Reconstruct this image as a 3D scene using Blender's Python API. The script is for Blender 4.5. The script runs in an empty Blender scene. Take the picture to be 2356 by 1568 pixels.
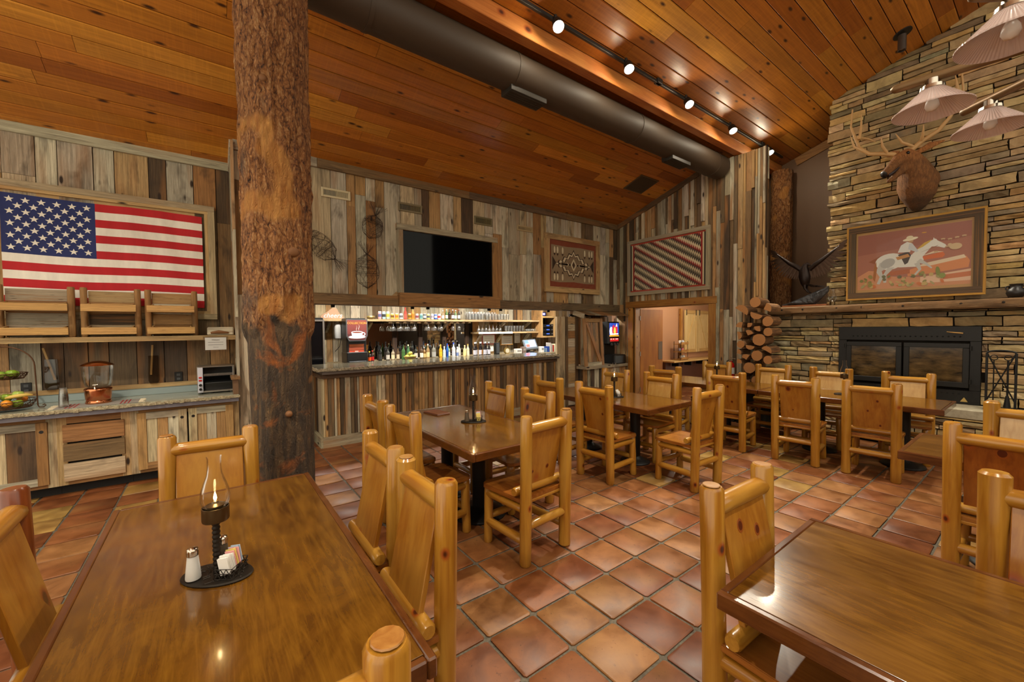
import bpy, bmesh, math, random
from mathutils import Vector, Matrix, Euler, noise as mnoise
random.seed(7)
S = bpy.context.scene
COL = S.collection
PI = math.pi
# ------------------------------------------------------------------ camera
cam_d = bpy.data.cameras.new('camera'); cam = bpy.data.objects.new('camera', cam_d); COL.objects.link(cam)
CR = Vector((0.80205928, -0.59717614, -0.00903154)); CU = Vector((0.02589874, 0.01966851, 0.99947106)); CF = Vector((0.59668263, 0.80186895, -0.03124142))
CPOS = Vector((0, 0, 1.65)); FPX = 933.9
cam.matrix_world = Matrix(((CR.x, CU.x, -CF.x, 0), (CR.y, CU.y, -CF.y, 0), (CR.z, CU.z, -CF.z, 1.65), (0, 0, 0, 1)))
cam_d.sensor_width = 36; cam_d.lens = FPX / 2356 * 36; cam_d.clip_start = 0.05
S.camera = cam
# ------------------------------------------------------------------ world and exposure
W = bpy.data.worlds.new('room_daylight'); S.world = W; W.use_nodes = True
W.node_tree.nodes['Background'].inputs[0].default_value = (1.0, 0.92, 0.74, 1)
W.node_tree.nodes['Background'].inputs[1].default_value = 0.9
S.view_settings.view_transform = 'Standard'; S.view_settings.look = 'None'
S.view_settings.exposure = 0.9; S.view_settings.gamma = 1; S.view_settings.use_curve_mapping = False
S.cycles.use_denoising = True
S.cycles.adaptive_threshold = .03; S.cycles.use_light_tree = False
S.cycles.max_bounces = 5; S.cycles.diffuse_bounces = 3; S.cycles.glossy_bounces = 3; S.cycles.transmission_bounces = 2
S.cycles.transparent_max_bounces = 14; S.cycles.caustics_reflective = False; S.cycles.caustics_refractive = False
S.cycles.sample_clamp_indirect = 6
def lamp(name, kind, loc, power, color=(1, .9, .7), size=.05, aim=None, angle=80, blend=.5, parent=None, **kw):
    d = bpy.data.lights.new(name, kind); d.energy = power; d.color = color
    if kind == 'SPOT': d.spot_size = math.radians(angle); d.spot_blend = blend; d.shadow_soft_size = size
    elif kind == 'AREA': d.shape = 'RECTANGLE'; d.size = kw.get('sx', .2); d.size_y = kw.get('sy', .2)
    else: d.shadow_soft_size = size
    o = bpy.data.objects.new(name, d); COL.objects.link(o); o.location = loc
    if aim is not None: o.rotation_euler = (Vector(aim) - Vector(loc)).to_track_quat('-Z', 'Y').to_euler()
    if parent: o.parent = parent
    return o
def proj(p):
    d = Vector(p) - CPOS; z = d.dot(CF)
    if z < .05: return None
    return 1178 + FPX * d.dot(CR) / z, 784 - FPX * d.dot(CU) / z, z
def roof_z(y): return 3.98 + .33 * (6.1 - y)
# ------------------------------------------------------------------ mesh helpers
def link(o, parent=None):
    COL.objects.link(o)
    if parent: o.parent = parent
    return o
def tag(o, label=None, cat=None, group=None, kind=None):
    if label: o['label'] = label
    if cat: o['category'] = cat
    if group: o['group'] = group
    if kind: o['kind'] = kind
    return o
def thing(name, label, cat, loc=(0, 0, 0), rz=0, group=None):
    o = bpy.data.objects.new(name, None); COL.objects.link(o); o.location = loc; o.rotation_euler = (0, 0, rz)
    o.empty_display_size = .1
    return tag(o, label, cat, group)
class MB:
    def __init__(s): s.v = []; s.f = []; s.c = []
    def add(s, vs, fs, M=None, col=None):
        k = len(s.v)
        s.v += [tuple(M @ Vector(p)) for p in vs] if M else [tuple(p) for p in vs]
        s.f += [tuple(i + k for i in f) for f in fs]
        s.c += [col] * len(fs)
        return s
    def box(s, c, d, M=None, rot=None, col=None):
        x, y, z = d[0] / 2, d[1] / 2, d[2] / 2
        T = Matrix.Translation(c)
        if rot: T = T @ Euler(rot).to_matrix().to_4x4()
        if M: T = M @ T
        return s.add([(-x, -y, -z), (x, -y, -z), (x, y, -z), (-x, y, -z), (-x, -y, z), (x, -y, z), (x, y, z), (-x, y, z)],
                     [(0, 3, 2, 1), (4, 5, 6, 7), (0, 1, 5, 4), (1, 2, 6, 5), (2, 3, 7, 6), (3, 0, 4, 7)], T, col)
    def cbox(s, c, d, b=.004, rot=None, M=None):
        # box with chamfered edges
        bm = bmesh.new(); bmesh.ops.create_cube(bm, size=1)
        for v in bm.verts: v.co = Vector((v.co.x * d[0], v.co.y * d[1], v.co.z * d[2]))
        bmesh.ops.bevel(bm, geom=bm.edges[:], offset=b, segments=1, affect='EDGES')
        T = Matrix.Translation(c)
        if rot: T = T @ Euler(rot).to_matrix().to_4x4()
        if M: T = M @ T
        bm.verts.index_update()
        s.add([v.co[:] for v in bm.verts], [[v.index for v in f.verts] for f in bm.faces], T); bm.free(); return s
    def tube(s, pts, rad, n=10, caps=True, flat=None, up=None):
        pts = [Vector(p) for p in pts]; m = len(pts)
        if not isinstance(rad, (list, tuple)): rad = [rad] * m
        rings = []; ref = None
        for i, p in enumerate(pts):
            d = (pts[min(i + 1, m - 1)] - pts[max(i - 1, 0)]).normalized()
            if ref is None:
                ref = Vector(up) if up else (Vector((0, 0, 1)) if abs(d.z) < .9 else Vector((1, 0, 0)))
            a = d.cross(ref)
            if a.length < 1e-4: a = d.cross(Vector((1, .3, .2)))
            a.normalize(); b = a.cross(d).normalized(); ref = b
            fl = 1 if flat is None else (flat[i] if isinstance(flat, (list, tuple)) else flat)
            rings.append([p + (a * math.cos(2 * PI * j / n) * fl + b * math.sin(2 * PI * j / n)) * rad[i] for j in range(n)])
        vs = [q for r in rings for q in r]; fs = []
        for i in range(m - 1):
            for j in range(n):
                fs.append((i * n + j, i * n + (j + 1) % n, (i + 1) * n + (j + 1) % n, (i + 1) * n + j))
        if caps: fs += [tuple(range(n - 1, -1, -1)), tuple((m - 1) * n + j for j in range(n))]
        return s.add(vs, fs)
    def cyl(s, a, b, r0, r1=None, n=14): return s.tube([a, b], [r0, r0 if r1 is None else r1], n)
    def lathe(s, prof, n=20, o=(0, 0, 0), M=None, sx=1, sy=1):
        vs = []; fs = []; m = len(prof)
        for r, z in prof: vs += [(o[0] + sx * r * math.cos(2 * PI * j / n), o[1] + sy * r * math.sin(2 * PI * j / n), o[2] + z) for j in range(n)]
        for i in range(m - 1):
            for j in range(n): fs.append((i * n + j, i * n + (j + 1) % n, (i + 1) * n + (j + 1) % n, (i + 1) * n + j))
        if prof[0][0] > 1e-4: fs.append(tuple(range(n - 1, -1, -1)))
        if prof[-1][0] > 1e-4: fs.append(tuple((m - 1) * n + j for j in range(n)))
        return s.add(vs, fs, M)
    def shell(s, prof, n=20, o=(0, 0, 0)):   # open lathe
        k = len(s.f); s.lathe(prof, n, o)
        if prof[0][0] > 1e-4 and prof[-1][0] > 1e-4: s.f = s.f[:-2]; s.c = s.c[:-2]
        elif prof[0][0] > 1e-4 or prof[-1][0] > 1e-4: s.f = s.f[:-1]; s.c = s.c[:-1]
        return s
    def prism(s, pts, h, M=None, col=None):
        n = len(pts)
        vs = [(x, y, 0) for x, y in pts] + [(x, y, h) for x, y in pts]
        fs = [tuple(range(n - 1, -1, -1)), tuple(range(n, 2 * n))] + [(i, (i + 1) % n, (i + 1) % n + n, i + n) for i in range(n)]
        return s.add(vs, fs, M, col)
    def poly(s, pts, col, M=None): return s.add(pts, [tuple(range(len(pts)))], M, col)
    def mesh(s, name, smooth=None):
        me = bpy.data.meshes.new(name); me.from_pydata(s.v, [], s.f)
        if any(c is not None for c in s.c):
            at = me.color_attributes.new('Col', 'FLOAT_COLOR', 'CORNER'); i = 0
            for f, c in zip(s.f, s.c):
                c = c or (1, 1, 1)
                for _ in f: at.data[i].color = (c[0], c[1], c[2], 1); i += 1
        if smooth:
            me.polygons.foreach_set('use_smooth', [True] * len(me.polygons)); me.set_sharp_from_angle(angle=math.radians(smooth))
        me.update(); return me
    def build(s, name, mat, parent=None, smooth=None, loc=None, color=None):
        me = s.mesh(name, smooth); me.materials.append(mat)
        return inst(name, me, parent, loc, color)
def inst(name, me, parent=None, loc=None, color=None, scale=None, rot=None):
    o = bpy.data.objects.new(name, me); COL.objects.link(o)
    if parent: o.parent = parent
    if loc is not None: o.location = loc
    if scale is not None: o.scale = scale
    if rot is not None: o.rotation_euler = rot
    if color is not None: o.color = (color[0], color[1], color[2], 1)
    return o
def dup(root, loc=None, rz=None, label=None, group=None, skip=()):
    r = root.copy(); COL.objects.link(r)
    if loc is not None: r.location = loc
    if rz is not None: r.rotation_euler = (0, 0, rz)
    if label: r['label'] = label
    if group: r['group'] = group
    for ch in root.children:
        if ch.name.split('.')[0] in skip: continue
        c = ch.copy(); COL.objects.link(c); c.parent = r
        for g in ch.children:
            d = g.copy(); COL.objects.link(d); d.parent = c
    return r
# ------------------------------------------------------------------ material helpers
def lin(r, g, b):
    f = lambda c: c / 255 / 12.92 if c / 255 <= .04045 else ((c / 255 + .055) / 1.055) ** 2.4
    return (f(r), f(g), f(b))
class NT:
    def __init__(s, name):
        s.m = bpy.data.materials.new(name); s.m.use_nodes = True; s.t = s.m.node_tree
        s.b = s.t.nodes['Principled BSDF']; s.out = s.t.nodes['Material Output']
    def n(s, typ, ins=None, **props):
        o = s.t.nodes.new('ShaderNode' + typ)
        for k, v in props.items(): setattr(o, k, v)
        for k, v in (ins or {}).items(): s.set(o.inputs[k], v)
        return o
    def set(s, sock, v):
        if isinstance(v, bpy.types.NodeSocket): s.t.links.new(v, sock)
        elif isinstance(v, (tuple, list)) and len(v) == 3 and sock.type == 'RGBA': sock.default_value = (*v, 1)
        else: sock.default_value = v
    def math(s, op, a, b=0.0, c=None):
        o = s.n('Math', operation=op); s.set(o.inputs[0], a); s.set(o.inputs[1], b)
        if c is not None: s.set(o.inputs[2], c)
        return o.outputs[0]
    def vmath(s, op, a, b): o = s.n('VectorMath', operation=op); s.set(o.inputs[0], a); s.set(o.inputs[1], b); return o.outputs[0]
    def mix(s, f, a, b, mode='MIX'):
        o = s.n('Mix', data_type='RGBA', blend_type=mode); s.set(o.inputs[0], f); s.set(o.inputs[6], a); s.set(o.inputs[7], b); return o.outputs[2]
    def ramp(s, f, stops, interp='LINEAR'):
        o = s.n('ValToRGB'); s.set(o.inputs[0], f); e = o.color_ramp.elements; o.color_ramp.interpolation = interp
        while len(e) < len(stops): e.new(.5)
        for k, (p, c) in enumerate(stops): e[k].position = p; e[k].color = (*c, 1) if not isinstance(c, (int, float)) else (c, c, c, 1)
        return o.outputs[0]
    def rng(s, v, a, b, c=0., d=1.):
        o = s.n('MapRange', {0: v, 1: a, 2: b, 3: c, 4: d}); return o.outputs[0]
    def noise(s, vec, scale, detail=3, rough=.55, dist=0.):
        o = s.n('TexNoise', {'Vector': vec, 'Scale': scale, 'Detail': detail, 'Roughness': rough, 'Distortion': dist}); return o.outputs[0]
    def coords(s, space='world', rnd=True, island=False):
        p = s.n('NewGeometry').outputs['Position'] if space == 'world' else s.n('TexCoord').outputs['Object']
        if not rnd: return p
        r = s.n('NewGeometry').outputs['Random Per Island'] if island else s.n('ObjectInfo').outputs['Random']
        sc = s.n('VectorMath', operation='SCALE'); sc.inputs[0].default_value = (91.3, 57.7, 73.1); s.set(sc.inputs['Scale'], r)
        return s.vmath('ADD', p, sc.outputs[0])
    def bump(s, h, strength=.4, dist=.005): return s.n('Bump', {'Height': h, 'Strength': strength, 'Distance': dist}).outputs[0]
    def fin(s, col=None, rough=None, nrm=None, **kw):
        if col is not None: s.set(s.b.inputs['Base Color'], col)
        if rough is not None: s.set(s.b.inputs['Roughness'], rough)
        if nrm is not None: s.set(s.b.inputs['Normal'], nrm)
        for k, v in kw.items(): s.set(s.b.inputs[k.replace('_', ' ')], v)
        return s.m
MATS = {}
def plain(name, rgb, rough=.5, metal=0., **kw):
    if name not in MATS:
        t = NT(name); MATS[name] = t.fin(lin(*rgb), rough, Metallic=metal, **kw)
    return MATS[name]
def objcol(name, rough=.5, metal=0.):      # colour taken from the object
    if name not in MATS:
        t = NT(name); MATS[name] = t.fin(t.n('ObjectInfo').outputs['Color'], rough, Metallic=metal)
    return MATS[name]
def printed(name='printed_ink', rough=.6, nr=0):
    if name not in MATS:
        t = NT(name); MATS[name] = t.fin(t.n('VertexColor', layer_name='Col').outputs[0], rough)
    return MATS[name]
def glow(name, rgb, e, base=None):
    if name not in MATS:
        t = NT(name); t.fin(lin(*(base or rgb)), .5); t.set(t.b.inputs['Emission Color'], lin(*rgb)); t.b.inputs['Emission Strength'].default_value = e; MATS[name] = t.m
    return MATS[name]
AX = {'x': (1, 0, 0), 'y': (0, 1, 0), 'z': (0, 0, 1)}
def axis_scale(ax, along, across): return tuple(along if ax == k else across for k in 'xyz')
def barn(name, ax='z', space='world', rough=.8, dark=.55, warm=.5, bump=.6, gloss=None):
    """weathered plank: tint from the object, grain along ax"""
    if name in MATS: return MATS[name]
    t = NT(name); p = t.coords(space); oc = t.n('ObjectInfo').outputs['Color']
    g = t.vmath('MULTIPLY', p, axis_scale(ax, 1.5, 46)); gr = t.noise(g, 1.6, 6, .7, .35)
    st = t.noise(t.vmath('MULTIPLY', p, axis_scale(ax, 1.5, 5)), 1.3, 3, .6, .6)
    st2 = t.noise(t.vmath('MULTIPLY', p, axis_scale(ax, .8, 7)), 1.1, 2, .5)
    c = t.mix(t.rng(gr, .3, .72), t.mix(1., oc, (.5, .47, .43), 'MULTIPLY'), t.mix(1., oc, (1.3, 1.28, 1.25), 'MULTIPLY'))
    fine = t.noise(t.vmath('MULTIPLY', p, axis_scale(ax, 5, 160)), 1.2, 3, .6)
    c = t.mix(t.math('MULTIPLY', t.rng(fine, .56, .7), .38), c, t.mix(1., oc, (.3, .27, .23), 'MULTIPLY'))
    c = t.mix(t.math('MULTIPLY', t.rng(st, .52, .72), dark), c, lin(52, 40, 28))
    c = t.mix(t.math('MULTIPLY', t.rng(st2, .53, .7), warm), c, lin(158, 108, 58))
    kn = t.n('TexVoronoi', {'Vector': t.vmath('MULTIPLY', p, axis_scale(ax, 2.2, 6.5)), 'Scale': 1.0, 'Randomness': 1.0}).outputs['Distance']
    c = t.mix(t.rng(kn, .13, .07), c, lin(48, 32, 20))
    MATS[name] = t.fin(c, rough, t.bump(gr, bump, .006)); return MATS[name]
def pine(name, ax='z', space='object', knots=True, base=((178, 126, 42), (146, 92, 22), (186, 142, 60)), rough=.28, coat=.35, ks=1.):
    if name in MATS: return MATS[name]
    t = NT(name); p = t.coords(space)
    g = t.vmath('MULTIPLY', p, axis_scale(ax, 1.0, 16)); gr = t.noise(g, 2.2, 4, .6, .5)
    lo = t.noise(t.vmath('MULTIPLY', p, axis_scale(ax, 1.5, 4)), 1.2, 2, .5)
    c = t.mix(t.rng(gr, .35, .68), lin(*base[1]), lin(*base[0]))
    c = t.mix(t.math('MULTIPLY', t.rng(lo, .45, .7), .7), c, lin(*base[2]))
    if knots:
        v = t.n('TexVoronoi', {'Vector': t.vmath('MULTIPLY', p, axis_scale(ax, 5.0 * ks, 7.5 * ks)), 'Scale': 1.0, 'Randomness': 1.0})
        on = t.math('GREATER_THAN', t.n('SeparateColor', {0: v.outputs['Color']}).outputs[0], .3)
        k = t.math('MULTIPLY', t.rng(v.outputs['Distance'], .17, .1), on)
        k2 = t.math('MULTIPLY', t.rng(v.outputs['Distance'], .1, .06), on)
        c = t.mix(k, c, lin(150, 72, 20)); c = t.mix(k2, c, lin(70, 26, 8))
    MATS[name] = t.fin(c, rough, t.bump(gr, .12, .002), Coat_Weight=coat, Coat_Roughness=.12); return MATS[name]
def glass(name='clear_glass', tint=(1, 1, 1), refl=1.0, rough=.02, edge=.0):
    if name in MATS: return MATS[name]
    t = NT(name); t.t.nodes.remove(t.b)
    tr = t.n('BsdfTransparent', {0: tint}); gl = t.n('BsdfGlossy', {'Color': (1, 1, 1), 'Roughness': rough})
    lw = t.n('LayerWeight', {'Blend': .18}).outputs['Fresnel']
    f = t.math('ADD', t.math('MULTIPLY', lw, refl), edge)
    mx = t.n('MixShader'); t.set(mx.inputs[0], f); t.t.links.new(tr.outputs[0], mx.inputs[1]); t.t.links.new(gl.outputs[0], mx.inputs[2])
    t.t.links.new(mx.outputs[0], t.out.inputs[0]); MATS[name] = t.m; return t.m
UNIT = MB().box((0, 0, 0), (1, 1, 1)).mesh('plank')
UNITS = {}
def unit(mat):
    k = mat.name
    if k not in UNITS: UNITS[k] = UNIT.copy(); UNITS[k].materials.append(mat); UNITS[k].name = 'piece_' + k
    return UNITS[k]
def plank(name, c, d, mat, parent, color, rot=None): return inst(name, unit(mat), parent, c, color, d, rot)
def relax(pts, rad, fix=None, it=300):
    """push overlapping round things apart (list of Vectors, list of radii)"""
    for _ in range(it):
        for i in range(len(pts)):
            for j in range(i):
                d = pts[i] - pts[j]; L = d.length or 1e-4; o = rad[i] + rad[j] - L
                if o > 0: d = d / L * (o * .52); pts[i] += d; pts[j] -= d
            if fix: fix(pts[i], rad[i])
    return pts
def jit(c, a=.12):
    k = 1 + random.uniform(-a, a); return tuple(max(0, v * k * (1 + random.uniform(-a, a) * .3)) for v in c)
GREY = [lin(200, 190, 166), lin(184, 176, 154), lin(208, 198, 174), lin(168, 156, 132), lin(198, 180, 146)]
TAN = [lin(178, 138, 88), lin(190, 150, 98), lin(162, 118, 70), lin(188, 156, 110)]
DARK = [lin(112, 92, 66), lin(98, 76, 52), lin(126, 100, 66), lin(84, 66, 46)]
def pick(g=.5, t=.3, d=.2):
    r = random.random(); return jit(random.choice(GREY if r < g else TAN if r < g + t else DARK))
# ================================================================== THE SETTING
SLOPE = math.atan(.33)
M_BW_Z = barn('barn_wood_upright', 'z', warm=.42, dark=.75, bump=.9); M_BW_X = barn('barn_wood_lengthwise', 'x'); M_BW_Y = barn('barn_wood_crosswise', 'y')
M_BR_Z = barn('stained_barn_wood_upright', 'z', dark=.7, warm=.75, rough=.6)
M_BACK = plain('dark_gap', (30, 22, 15), .9)
# ---- floor tiles
def tile_mat(name, island=False):
    t = NT(name); p = t.coords('world', True, island)
    if island:
        r = t.n('NewGeometry').outputs['Random Per Island']
        oc = t.ramp(r, [(0, lin(130, 80, 44)), (.3, lin(116, 66, 34)), (.6, lin(136, 88, 50)), (.8, lin(124, 74, 40)), (.93, lin(156, 122, 66))], 'CONSTANT')
    else: oc = t.n('ObjectInfo').outputs['Color']
    a = t.noise(p, 5, 4, .6, .4); b = t.noise(p, 26, 4, .7); d = t.noise(p, 2.2, 2, .5)
    c = t.mix(t.rng(a, .36, .66), t.mix(1., oc, (.62, .54, .47), 'MULTIPLY'), t.mix(1., oc, (1.16, 1.16, 1.14), 'MULTIPLY'))
    c = t.mix(t.math('MULTIPLY', t.rng(d, .55, .72), .5), c, lin(148, 108, 62))
    c = t.mix(t.rng(b, .62, .74), c, t.mix(1., oc, (.5, .44, .38), 'MULTIPLY')); sp = t.noise(p, 70, 2, .6); c = t.mix(t.rng(sp, .7, .76), c, lin(60, 36, 20))
    return t.fin(c, t.rng(a, .3, .7, .38, .55), t.bump(t.noise(p, 9, 5, .65), .25, .006), Specular_IOR_Level=.35)
M_TILE = tile_mat('saltillo_tile'); M_TILE2 = tile_mat('saltillo_tile_far', True)
def grout_mat():
    t = NT('grout'); p = t.coords('world', False); a = t.noise(p, 60, 4, .7)
    return t.fin(t.mix(t.rng(a, .3, .7), lin(66, 60, 50), lin(112, 104, 88)), .9, t.bump(a, .6, .004))
floor = MB().box((4.4, 1.4, -.06), (16.8, 13.2, .1)).build('floor', grout_mat()); tag(floor, kind='structure', label='terracotta tile floor with grey grout', cat='floor')
TP = .31806; TX0 = 1.1463; TY0 = 1.7835
def tile_verts(k):
    random.seed(100 + k); h = TP / 2 - .0085
    def ring(o, z): 
        pts = []
        for sx, sy in ((-1, -1), (1, -1), (1, 1), (-1, 1)):
            a = (h - o - .012); jx = [random.uniform(-.0025, .0025) for _ in range(4)]
            c1 = (sx * (h - o), sy * a); c2 = (sx * a, sy * (h - o))
            if sx * sy > 0: c1, c2 = c2, c1
            pts += [(c2[0] + jx[0], c2[1] + jx[1], z), (c1[0] + jx[2], c1[1] + jx[3], z)] if sx * sy < 0 else [(c2[0] + jx[0], c2[1] + jx[1], z), (c1[0] + jx[2], c1[1] + jx[3], z)]
        pts.sort(key=lambda p: math.atan2(p[1], p[0])); return pts
    A = ring(0, -.012); B = ring(0, -.004); C = ring(.006, 0)
    v = A + B + C; f = [tuple(range(16, 24))]
    for r in (0, 8):
        for j in range(8): f.append((r + j, r + (j + 1) % 8, r + 8 + (j + 1) % 8, r + 8 + j))
    return v, f
TV = [tile_verts(k) for k in range(5)]; TM = []
for k in range(5):
    me = MB().add(*TV[k]).mesh('tile', 30); me.materials.append(M_TILE); TM.append(me)
random.seed(11)
TC = [lin(130, 80, 44), lin(116, 66, 34), lin(136, 88, 50), lin(124, 74, 40), lin(114, 64, 33), lin(140, 96, 56), lin(130, 82, 45)]
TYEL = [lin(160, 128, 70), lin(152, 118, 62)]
cand = []
for i in range(-16, 33):
    for j in range(-16, 19):
        x = TX0 + (i + .5) * TP; y = TY0 + (j + .5) * TP
        if x < -3.8 or x > 12.4 or y > 6.6 or y < -4.9: continue
        if x > 7.6 and (y < 3.9 or x > 11.9): continue
        q = proj((x, y, 0)); vis = q is not None and -60 < q[0] < 2420 and q[1] < 1660
        cand.append((q[2] if vis else 99 + abs(x) + abs(y), x, y, i, j))
cand.sort()
rest = MB()
YEL = {(3, 1), (4, 0), (6, 0), (2, -1), (4, -2)}
for k, (d, x, y, i, j) in enumerate(cand):
    rz = random.choice((0, PI / 2, PI, -PI / 2)); dz = random.uniform(-.0015, .001)
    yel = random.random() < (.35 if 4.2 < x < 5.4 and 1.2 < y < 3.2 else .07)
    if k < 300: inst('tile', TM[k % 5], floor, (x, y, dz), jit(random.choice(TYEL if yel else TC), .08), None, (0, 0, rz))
    else: rest.add(*TV[k % 5], Matrix.Translation((x, y, dz)) @ Matrix.Rotation(rz, 4, 'Z'))
o = rest.build('tile_field', M_TILE2, floor); o['kind'] = 'stuff'
# ---- board walls
def board_wall(parent, plane, u0, u1, z0, ztop, mat, wr, cols, holes=(), depth=.02, gap=.007, split=(.9, 1.9), name='board', dvar=.012, sgn=-1):
    """plane ('y', v): boards on wall y=v facing -y; ('x', v): wall x=v facing -x."""
    ax, v = plane; u = u0
    while u < u1 - .01:
        w = min(random.uniform(*wr), u1 - u); uc = u + w / 2
        zt = ztop(uc) if callable(ztop) else ztop
        spans = [(z0, zt)]
        for (a, b, c, d) in holes:
            if b > u + .01 and a < u + w - .01:
                new = []
                for s0, s1 in spans:
                    if d <= s0 or c >= s1: new.append((s0, s1)); continue
                    if c > s0: new.append((s0, c))
                    if d < s1: new.append((d, s1))
                spans = new
        col = cols()
        for s0, s1 in spans:
            z = s0
            while z < s1 - .02:
                L = random.uniform(*split)
                if s1 - z - L < .35: L = s1 - z
                th = depth + random.uniform(0, dvar)
                c = (uc, v + sgn * th / 2, z + L / 2) if ax == 'y' else (v + sgn * th / 2, uc, z + L / 2)
                dd = (w - gap, th, L - .003) if ax == 'y' else (th, w - gap, L - .003)
                plank(name, c, dd, mat, parent, col)
                z += L; col = cols()
        u += w
def wall(name, c, d, mat=None, label=None, cat='wall'):
    o = MB().box(c, d).build(name, mat or M_BACK); return tag(o, kind='structure', label=label, cat=cat)
random.seed(21)
# bar wall above the bar opening, boards face the room at y=6.1
wb = wall('wall_bar', (3.93, 6.19, 3.06), (7.32, .14, 1.9), label='barn board wall above the bar')
board_wall(wb, ('y', 6.12), .28, 7.57, 2.1, 3.97, M_BW_Z, (.12, .26), lambda: pick(.66, .22, .12), holes=[(2.72, 3.8, 2.25, 3.1)])
# return of the bar wall at the left end, facing the flag wall side
wr_ = wall('wall_return', (.335, 6.36, 2.2), (.1, .5, 4.2), label='narrow barn board return wall beside the log post')
board_wall(wr_, ('x', .285), 6.0, 6.5, 0, lambda y: roof_z(y) - .02, M_BW_Z, (.12, .2), lambda: pick(.6, .3, .1))
board_wall(wr_, ('y', 6.11), .28, .42, 0, 2.1, M_BW_Z, (.12, .15), lambda: pick(.6, .3, .1))
# flag wall at y=6.55
wf = wall('wall_flag', (-1.9, 6.62, 1.95), (4.4, .1, 3.9), label='barn board wall behind the flag and left counter')
board_wall(wf, ('y', 6.57), -4.0, .28, 1.55, 3.82, M_BW_Z, (.16, .3), lambda: pick(.55, .25, .2))
board_wall(wf, ('y', 6.57), -4.0, .28, .88, 1.55, M_BR_Z, (.16, .27), lambda: pick(.12, .4, .48))
# door wall x=7.58 with narrow upright strips and the door opening
wd = MB().box((7.65, 5.87, 2.0), (.08, .54, 4.0)).box((7.65, 3.46, 2.33), (.08, .92, 4.66)).box((7.65, 4.76, 3.1), (.08, 1.68, 2.0)).build('wall_door', M_BACK); tag(wd, kind='structure', label='barn board wall around the doorway', cat='wall')
board_wall(wd, ('x', 7.61), 2.98, 6.1, 0, lambda y: min(4.672, roof_z(y) - .05), M_BR_Z, (.035, .1), lambda: pick(.34, .26, .4), holes=[(3.9, 5.62, -.1, 2.12)], depth=.02, dvar=.04, split=(1.0, 2.8), name='strip')
board_wall(wd, ('y', 3.0), 7.58, 7.69, 0, 4.67, M_BR_Z, (.05, .06), lambda: pick(.3, .2, .5), depth=.02)
# recess behind the mantel, brown drywall
M_BROWN = plain('brown_wall_paint', (112, 82, 56), .55)
wall('wall_recess', (9.41, 2.9, 2.6), (.12, 1.9, 5.4), M_BROWN, 'brown painted recess wall beside the stone chimney')
wall('wall_recess_side', (8.55, 3.82, 2.5), (1.7, .08, 5.0), M_BROWN, 'brown painted side of the recess')
wall('wall_back', (2.9, -5.0, 1.5), (13.0, .12, 3.0), plain('back_wall_paint', (120, 84, 58), .6), 'brown wall behind the tables')
# trims along the wall tops
M_TR = M_BW_X
TRN = [0]
def trim(c, d, mat, col, rot=None, label=None):
    TRN[0] += 1
    o = inst('trim_%d' % TRN[0], unit(mat), None, c, col, d, rot); return tag(o, kind='structure', label=label or 'weathered wood trim', cat='trim')
x = .28
for L, cc in ((.95, GREY[3]), (2.4, DARK[2]), (2.3, DARK[0]), (1.64, DARK[2])):
    trim((x + L / 2, 6.07, 3.93), (L - .004, .03, .12), M_BW_X, jit(cc), label='ceiling trim board over the bar wall, %.1f m long' % L); x += L
trim((-1.86, 6.53, 3.8), (4.28, .03, .13), M_BW_X, jit(GREY[1]), label='ceiling trim board over the flag wall')
trim((.26, 6.3, 3.86), (.03, .5, .12), M_BW_Y, jit(GREY[2]), rot=(-SLOPE, 0, 0), label='short trim board stepping along the ceiling beside the log post')
trim((7.555, 5.12, roof_z(5.12) - .06), (.03, 2.06, .1), M_BW_Y, jit(DARK[1]), rot=(-SLOPE, 0, 0), label='sloping trim board over the door wall')
trim((9.33, 2.66, roof_z(2.66) - .1), (.03, 1.0, .15), M_BW_Y, jit(TAN[2]), rot=(-SLOPE, 0, 0), label='sloping trim board over the brown recess wall')
# ---- ceiling
ce = MB()
ya, yb = 6.75, -4.4
ce.add([(-4.2, ya, roof_z(ya) + .02), (9.5, ya, roof_z(ya) + .02), (9.5, yb, roof_z(yb) + .02), (-4.2, yb, roof_z(yb) + .02), (-4.2, ya, roof_z(ya) + .12), (9.5, ya, roof_z(ya) + .12), (9.5, yb, roof_z(yb) + .12), (-4.2, yb, roof_z(yb) + .12)],
       [(0, 1, 2, 3), (7, 6, 5, 4), (0, 4, 5, 1), (1, 5, 6, 2), (2, 6, 7, 3), (3, 7, 4, 0)])
ceil = ce.build('ceiling', M_BACK); tag(ceil, kind='structure', label='sloping pine plank ceiling', cat='ceiling')
def ceil_mat():
    t = NT('ceiling_pine'); p = t.coords('world'); oc = t.n('ObjectInfo').outputs['Color']
    gr = t.noise(t.vmath('MULTIPLY', p, (1.0, 22, 22)), 1.6, 4, .6, .4)
    saw = t.noise(t.vmath('MULTIPLY', p, (30, 1.2, 1.2)), 1.5, 3, .6)
    lo = t.noise(p, 1.1, 2, .5)
    c = t.mix(t.rng(gr, .3, .72), t.mix(1., oc, (.72, .66, .6), 'MULTIPLY'), t.mix(1., oc, (1.15, 1.16, 1.18), 'MULTIPLY'))
    c = t.mix(t.math('MULTIPLY', t.rng(saw, .5, .7), .3), c, t.mix(1., oc, (1.35, 1.4, 1.5), 'MULTIPLY'))
    v = t.n('TexVoronoi', {'Vector': t.vmath('MULTIPLY', p, (3.2, 9, 9)), 'Scale': 1.0, 'Randomness': 1.0})
    on = t.math('GREATER_THAN', t.n('SeparateColor', {0: v.outputs['Color']}).outputs[0], .35)
    c = t.mix(t.math('MULTIPLY', t.rng(v.outputs['Distance'], .2, .08), on), c, lin(64, 30, 8))
    return t.fin(c, .33, t.bump(gr, .2, .003))
M_CEIL = ceil_mat()
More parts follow.
